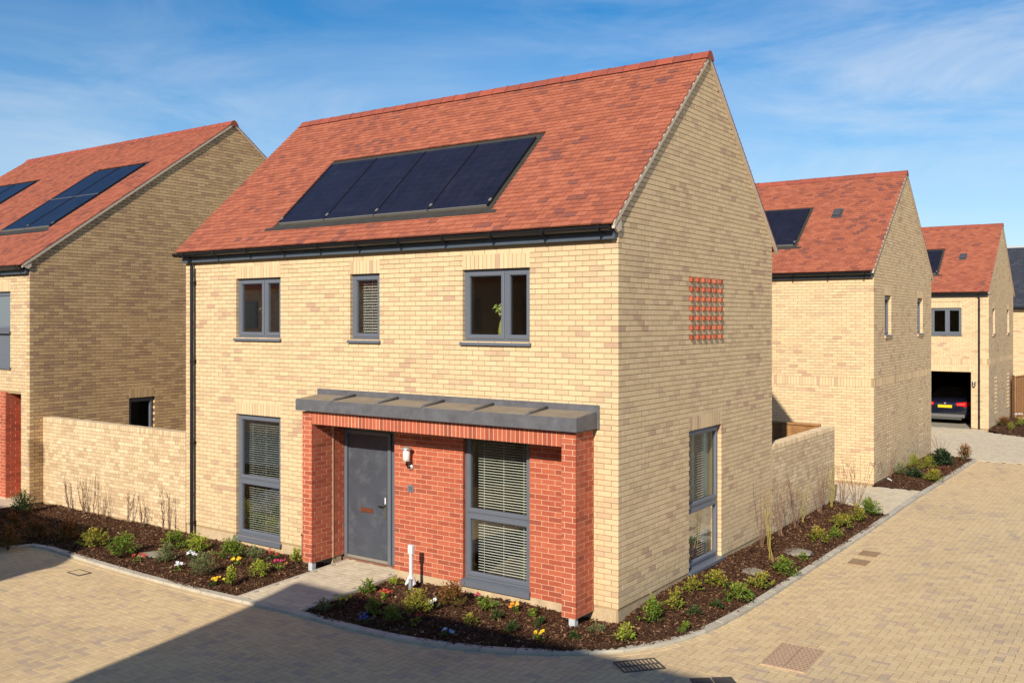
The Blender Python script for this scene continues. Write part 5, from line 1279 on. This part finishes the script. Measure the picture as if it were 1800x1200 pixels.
PLANTS = [
  ('dark', -13.82, -0.85, 0.6, 0.54, 'dark evergreen bush at the end of the left house path') ,
  ('nandred', -11.05, -2.55, 0.61, 0.46, 'shaded shrub with red tips at the left edge of the photo, nearest the kerb') ,
  ('nandred', -12.62, -1.67, 0.56, 0.34, 'shaded low shrub with orange tips just below the left house path') ,
  ('nandred', -11.53, -1.8, 0.65, 0.43, 'shaded orange tipped shrub between the kerb corner and the left garden wall') ,
  ('nandred', -10.81, -1.58, 0.69, 0.43, 'shaded shrub with a red tip standing above the kerb corner') ,
  ('nand', -9.91, -1.58, 0.62, 0.39, 'shaded bronze green shrub beside the edge of the building shadow') ,
  ('green', -8.88, -1.67, 0.61, 0.46, 'round green shrub, first sunlit one left of the flat grey stone') ,
  ('pansy_red', -8.35, -1.68, 0.33, 0.12, 'low clump of small red flowers left of the flat grey stone') ,
  ('greygreen', -7.87, -1.52, 0.48, 0.37, 'grey green shrub right beside the flat grey stone') ,
  ('green', -8.55, -0.83, 0.57, 0.37, 'green shrub at the wall foot left of the black downpipe') ,
  ('yellowgreen', -8.03, -0.77, 0.52, 0.36, 'yellow green shrub at the foot of the black downpipe') ,
  ('pansy_white', -7.29, -1.65, 0.28, 0.13, 'clump of white flowers near the kerb left of the tall grey green shrub') ,
  ('pansy_white', -7.56, -1.21, 0.29, 0.17, 'grey white leaved flower clump just behind the tall grey green shrub') ,
  ('greygreen', -6.63, -1.69, 0.49, 0.47, 'tall grey green shrub in front of the white flowers, near the kerb') ,
  ('green', -7.11, -0.75, 0.57, 0.41, 'full green shrub below the left corner of the tall ground floor window') ,
  ('greygreen', -6.57, -0.7, 0.48, 0.31, 'sparse green shrub below the tall window left of the porch') ,
  ('yellowgreen', -5.83, -1.76, 0.23, 0.39, 'upright yellow green plant with yellow pansies on both sides') ,
  ('pansy_yellow', -6.64, -1.01, 0.25, 0.15, 'bright yellow pansies beside the top of the upright yellow green plant') ,
  ('pansy_yellow', -6.07, -1.84, 0.3, 0.11, 'low yellow pansies at the foot of the upright yellow green plant') ,
  ('yellowgreen', -5.88, -1.16, 0.4, 0.31, 'yellow green shrub left of the red and magenta flowers') ,
  ('pansy_red', -6.36, -0.45, 0.25, 0.21, 'upright orange red flowers behind the magenta flowers') ,
  ('pansy_magenta', -5.82, -0.78, 0.32, 0.19, 'magenta and red flowers with one yellow bloom near the pale path') ,
  ('yellowgreen', -5.94, -0.34, 0.21, 0.32, 'small yellow green shrub in the corner between bollard light and porch pier') ,
  ('green', -3.81, -0.85, 0.31, 0.24, 'green shrub beside the pale path, first in the bed right of it') ,
  ('yellowgreen', -3.68, -0.39, 0.24, 0.17, 'small bright green shrub near the doorstep corner') ,
  ('greygreen', -3.69, -1.84, 0.27, 0.24, 'dull green shrub at the path side corner of the front bed') ,
  ('pansy_yellow', -3.65, -1.49, 0.31, 0.16, 'deep yellow pansies near the pale path in the front bed') ,
  ('green', -3.07, -1.5, 0.33, 0.24, 'green shrub between yellow pansies and dark red flowers') ,
  ('green', -2.59, -1.62, 0.26, 0.29, 'slim green shrub right of the blue flowers') ,
  ('pansy_red', -3.35, -0.94, 0.23, 0.15, 'dark red flowers left of the white post') ,
  ('pansy_blue', -2.84, -1.92, 0.26, 0.17, 'dark blue flowers close to the curved kerb') ,
  ('nand', -2.55, -1.17, 0.49, 0.41, 'broad bronze green shrub in front of the white post') ,
  ('pansy_magenta', -3.52, -0.2, 0.16, 0.11, 'magenta flowers behind the white post, beside the brickwork') ,
  ('nandred', -2.34, -0.64, 0.52, 0.42, 'orange tipped shrub below the left corner of the porch window') ,
  ('pansy_white', -2.44, -0.96, 0.22, 0.18, 'white flowers between the bronze and orange tipped shrubs') ,
  ('pansy_red', -2.28, -1.52, 0.26, 0.17, 'small red and white flowers in front of the broad bronze shrub') ,
  ('pansy_blue2', -1.54, -1.72, 0.22, 0.16, 'pale blue flowers near the middle of the curved kerb') ,
  ('pansy_magenta', -2.13, -0.29, 0.16, 0.15, 'magenta flowers below the porch window') ,
  ('green', -1.84, -0.47, 0.37, 0.19, 'spreading green shrub below the porch window') ,
  ('pansy_orange', -1.44, -0.38, 0.21, 0.14, 'orange flowers right of the porch window') ,
  ('green', -1.1, -0.39, 0.19, 0.14, 'small bright green plant right of the orange flowers') ,
  ('dark', -0.82, -0.64, 0.2, 0.14, 'small dark green plant left of the grey pier foot') ,
  ('dark', -1.47, -0.77, 0.22, 0.16, 'dark green plant in front of the orange flowers') ,
  ('dark', -1.0, -1.07, 0.25, 0.18, 'dark green leafy plant midway between the pale blue and yellow flowers') ,
  ('nand', -1.61, -1.16, 0.23, 0.2, 'thin bronze plant right of the pale blue flowers') ,
  ('pansy_yellow', -0.51, -1.2, 0.19, 0.17, 'lemon yellow flowers by the kerb in the front bed') ,
  ('greygreen', -0.06, -0.46, 0.27, 0.16, 'low grey green plant at the foot of the near house corner') ,
  ('yellowgreen', 0.38, -0.52, 0.28, 0.26, 'yellow green tuft in front of the near house corner') ,
  ('dark', -0.17, -0.85, 0.17, 0.13, 'small dark plant in shade between pier foot and kerb') ,
  ('green', 0.36, 0.29, 0.4, 0.4, 'large green shrub, first along the right gable wall') ,
  ('nand', 0.43, 0.88, 0.3, 0.35, 'green shrub with orange tips, second along the right gable wall') ,
  ('nand', 0.32, 1.68, 0.33, 0.25, 'yellow tipped shrub below the left end of the gable window') ,
  ('nand', 0.48, 2.18, 0.44, 0.31, 'broad yellow tipped shrub below the gable window sill') ,
  ('green', 1.05, 1.95, 0.51, 0.31, 'wide green shrub between the gable window and the kerb') ,
  ('nand', 1.06, 2.81, 0.48, 0.29, 'green and bronze shrub touching the nearer flat stone') ,
  ('green', 1.1, 3.77, 0.51, 0.33, 'dense dark green shrub in front of the farther flat stone') ,
  ('green', 1.06, 4.78, 0.21, 0.17, 'small green shrub behind the dense one near the farther stone') ,
  ('dark', 0.94, 1.39, 0.18, 0.14, 'small round green plant in open bark below the gable window') ,
  ('dark', 0.69, 0.93, 0.24, 0.13, 'low green plant in open bark, left of the small round one') ,
  ('green', 0.85, 0.27, 0.19, 0.15, 'small green plant nearest the bend of the kerb') ,
  ('nand', 0.91, 6.15, 0.44, 0.33, 'yellow leaved shrub, nearest of the row beside the garden wall') ,
  ('green', 1.05, 6.74, 0.34, 0.25, 'dark green shrub, second of the row beside the garden wall') ,
  ('nand', 0.91, 7.63, 0.53, 0.31, 'bronze shrub, third of the row beside the garden wall') ,
  ('nand', 0.99, 8.43, 0.41, 0.39, 'yellow tipped shrub, fourth of the row, near the pale paving') ,
  ('green', 1.01, 9.26, 0.55, 0.43, 'tall green shrub, last of the row beside the pale paving') ,
  ('grass', 0.27, 16.2, 0.56, 0.47, 'bright yellow green grassy bush against the second house') ,
  ('grass', 0.56, 16.64, 0.47, 0.41, 'yellow green bush right of the bright grassy one at the second house') ,
  ('bigleaf', 0.73, 17.51, 0.64, 0.48, 'dark shrub with large leaves in the bed of the second house') ,
  ('nandred', 1.1, 18.82, 0.46, 0.6, 'upright shrub with orange red leaves at the far tip of the bed') ,
  ('nand', 1.1, 14.56, 0.58, 0.38, 'orange green low shrub in the bed of the second house near the kerb') ,
  ('red', 1.06, 15.95, 0.67, 0.27, 'dark red creeping plant in the bed of the second house') ,
  ('bigleaf', 0.59, 14.84, 0.38, 0.24, 'low bluish dark plant left of the red creeping plant') ,
  ('greygreen', 0.19, 14.99, 0.39, 0.42, 'thin grey green plant against the second house wall') ,
  ('nandred', 0.67, 29.71, 0.66, 0.4, 'orange green shrub at the foot of the third house') ,
  ('grass', 1.12, 28.18, 0.34, 0.38, 'pale yellow green plant in the far bed of the third house') ,
  ('yellowgreen', 1.21, 30.09, 0.31, 0.4, 'yellow green shrub at the right photo edge in the far bed') ,
  ('pansy_white', 0.8, 32.89, 0.43, 0.24, 'white flowers at the foot of the far timber fence') ,
  ('twig', -13.3, -0.12, 0.32, 0.61, 'bare twiggy shrub, leftmost against the left garden wall') ,
  ('twig', -12.74, -0.09, 0.31, 0.72, 'bare twiggy shrub, second from the left against the garden wall') ,
  ('twig', -12.37, 0.17, 0.24, 0.94, 'tallest bare shrub against the left garden wall') ,
  ('twig', -11.92, 0.13, 0.43, 0.57, 'spreading bare shrub just right of the tallest one') ,
  ('twig', -11.13, 0.01, 0.35, 0.6, 'bare twiggy shrub in the middle of the left garden wall') ,
  ('twig', -10.59, 0.07, 0.34, 0.57, 'bare branching shrub right of the middle of the left garden wall') ,
  ('twig', -9.89, -0.05, 0.29, 0.75, 'bare upright shrub near the downpipe end of the garden wall') ,
  ('twig', -9.69, 0.09, 0.18, 0.66, 'thin bare shrub closest to the black downpipe') ,
  ('twig', -0.0, 4.89, 0.3, 0.91, 'tall bare brown shrub against the gable between window and garden wall') ,
  ('ytwig', 0.59, 4.22, 0.21, 1.05, 'bare shrub with yellow green stems at the joint of gable and garden wall') ,
  ('twig', 0.16, 5.89, 0.25, 0.94, 'bare brown stems behind the yellow stemmed shrub') ,
  ('twig', 0.13, 6.72, 0.33, 0.96, 'bunch of bare stems at the start of the short garden wall') ,
  ('ytwig', 0.15, 7.21, 0.2, 0.89, 'bare yellowish stems in the middle of the short garden wall') ,
  ('twig', 0.13, 8.29, 0.35, 1.05, 'bare brown stems towards the far end of the short garden wall') ,
  ('ytwig', 0.18, 9.02, 0.19, 1.08, 'single arching yellowish shrub at the end of the short garden wall') ,
  ('twig', 0.14, 9.88, 0.5, 1.12, 'wide bare shrub by the pale paving beyond the wall end') ,
  ('twig', 0.39, 10.13, 0.5, 1.0, 'leaning bare shrub beside the pale paving') ,
  ('twig', 0.2, 13.73, 0.43, 0.86, 'bare twigs against the near corner of the second house') ,
  ('twig', 0.23, 19.91, 0.56, 0.52, 'fine bare twigs at the far corner of the second house') ,
]

for i, a in enumerate(PLANTS): plant(*a, seed=100+i)
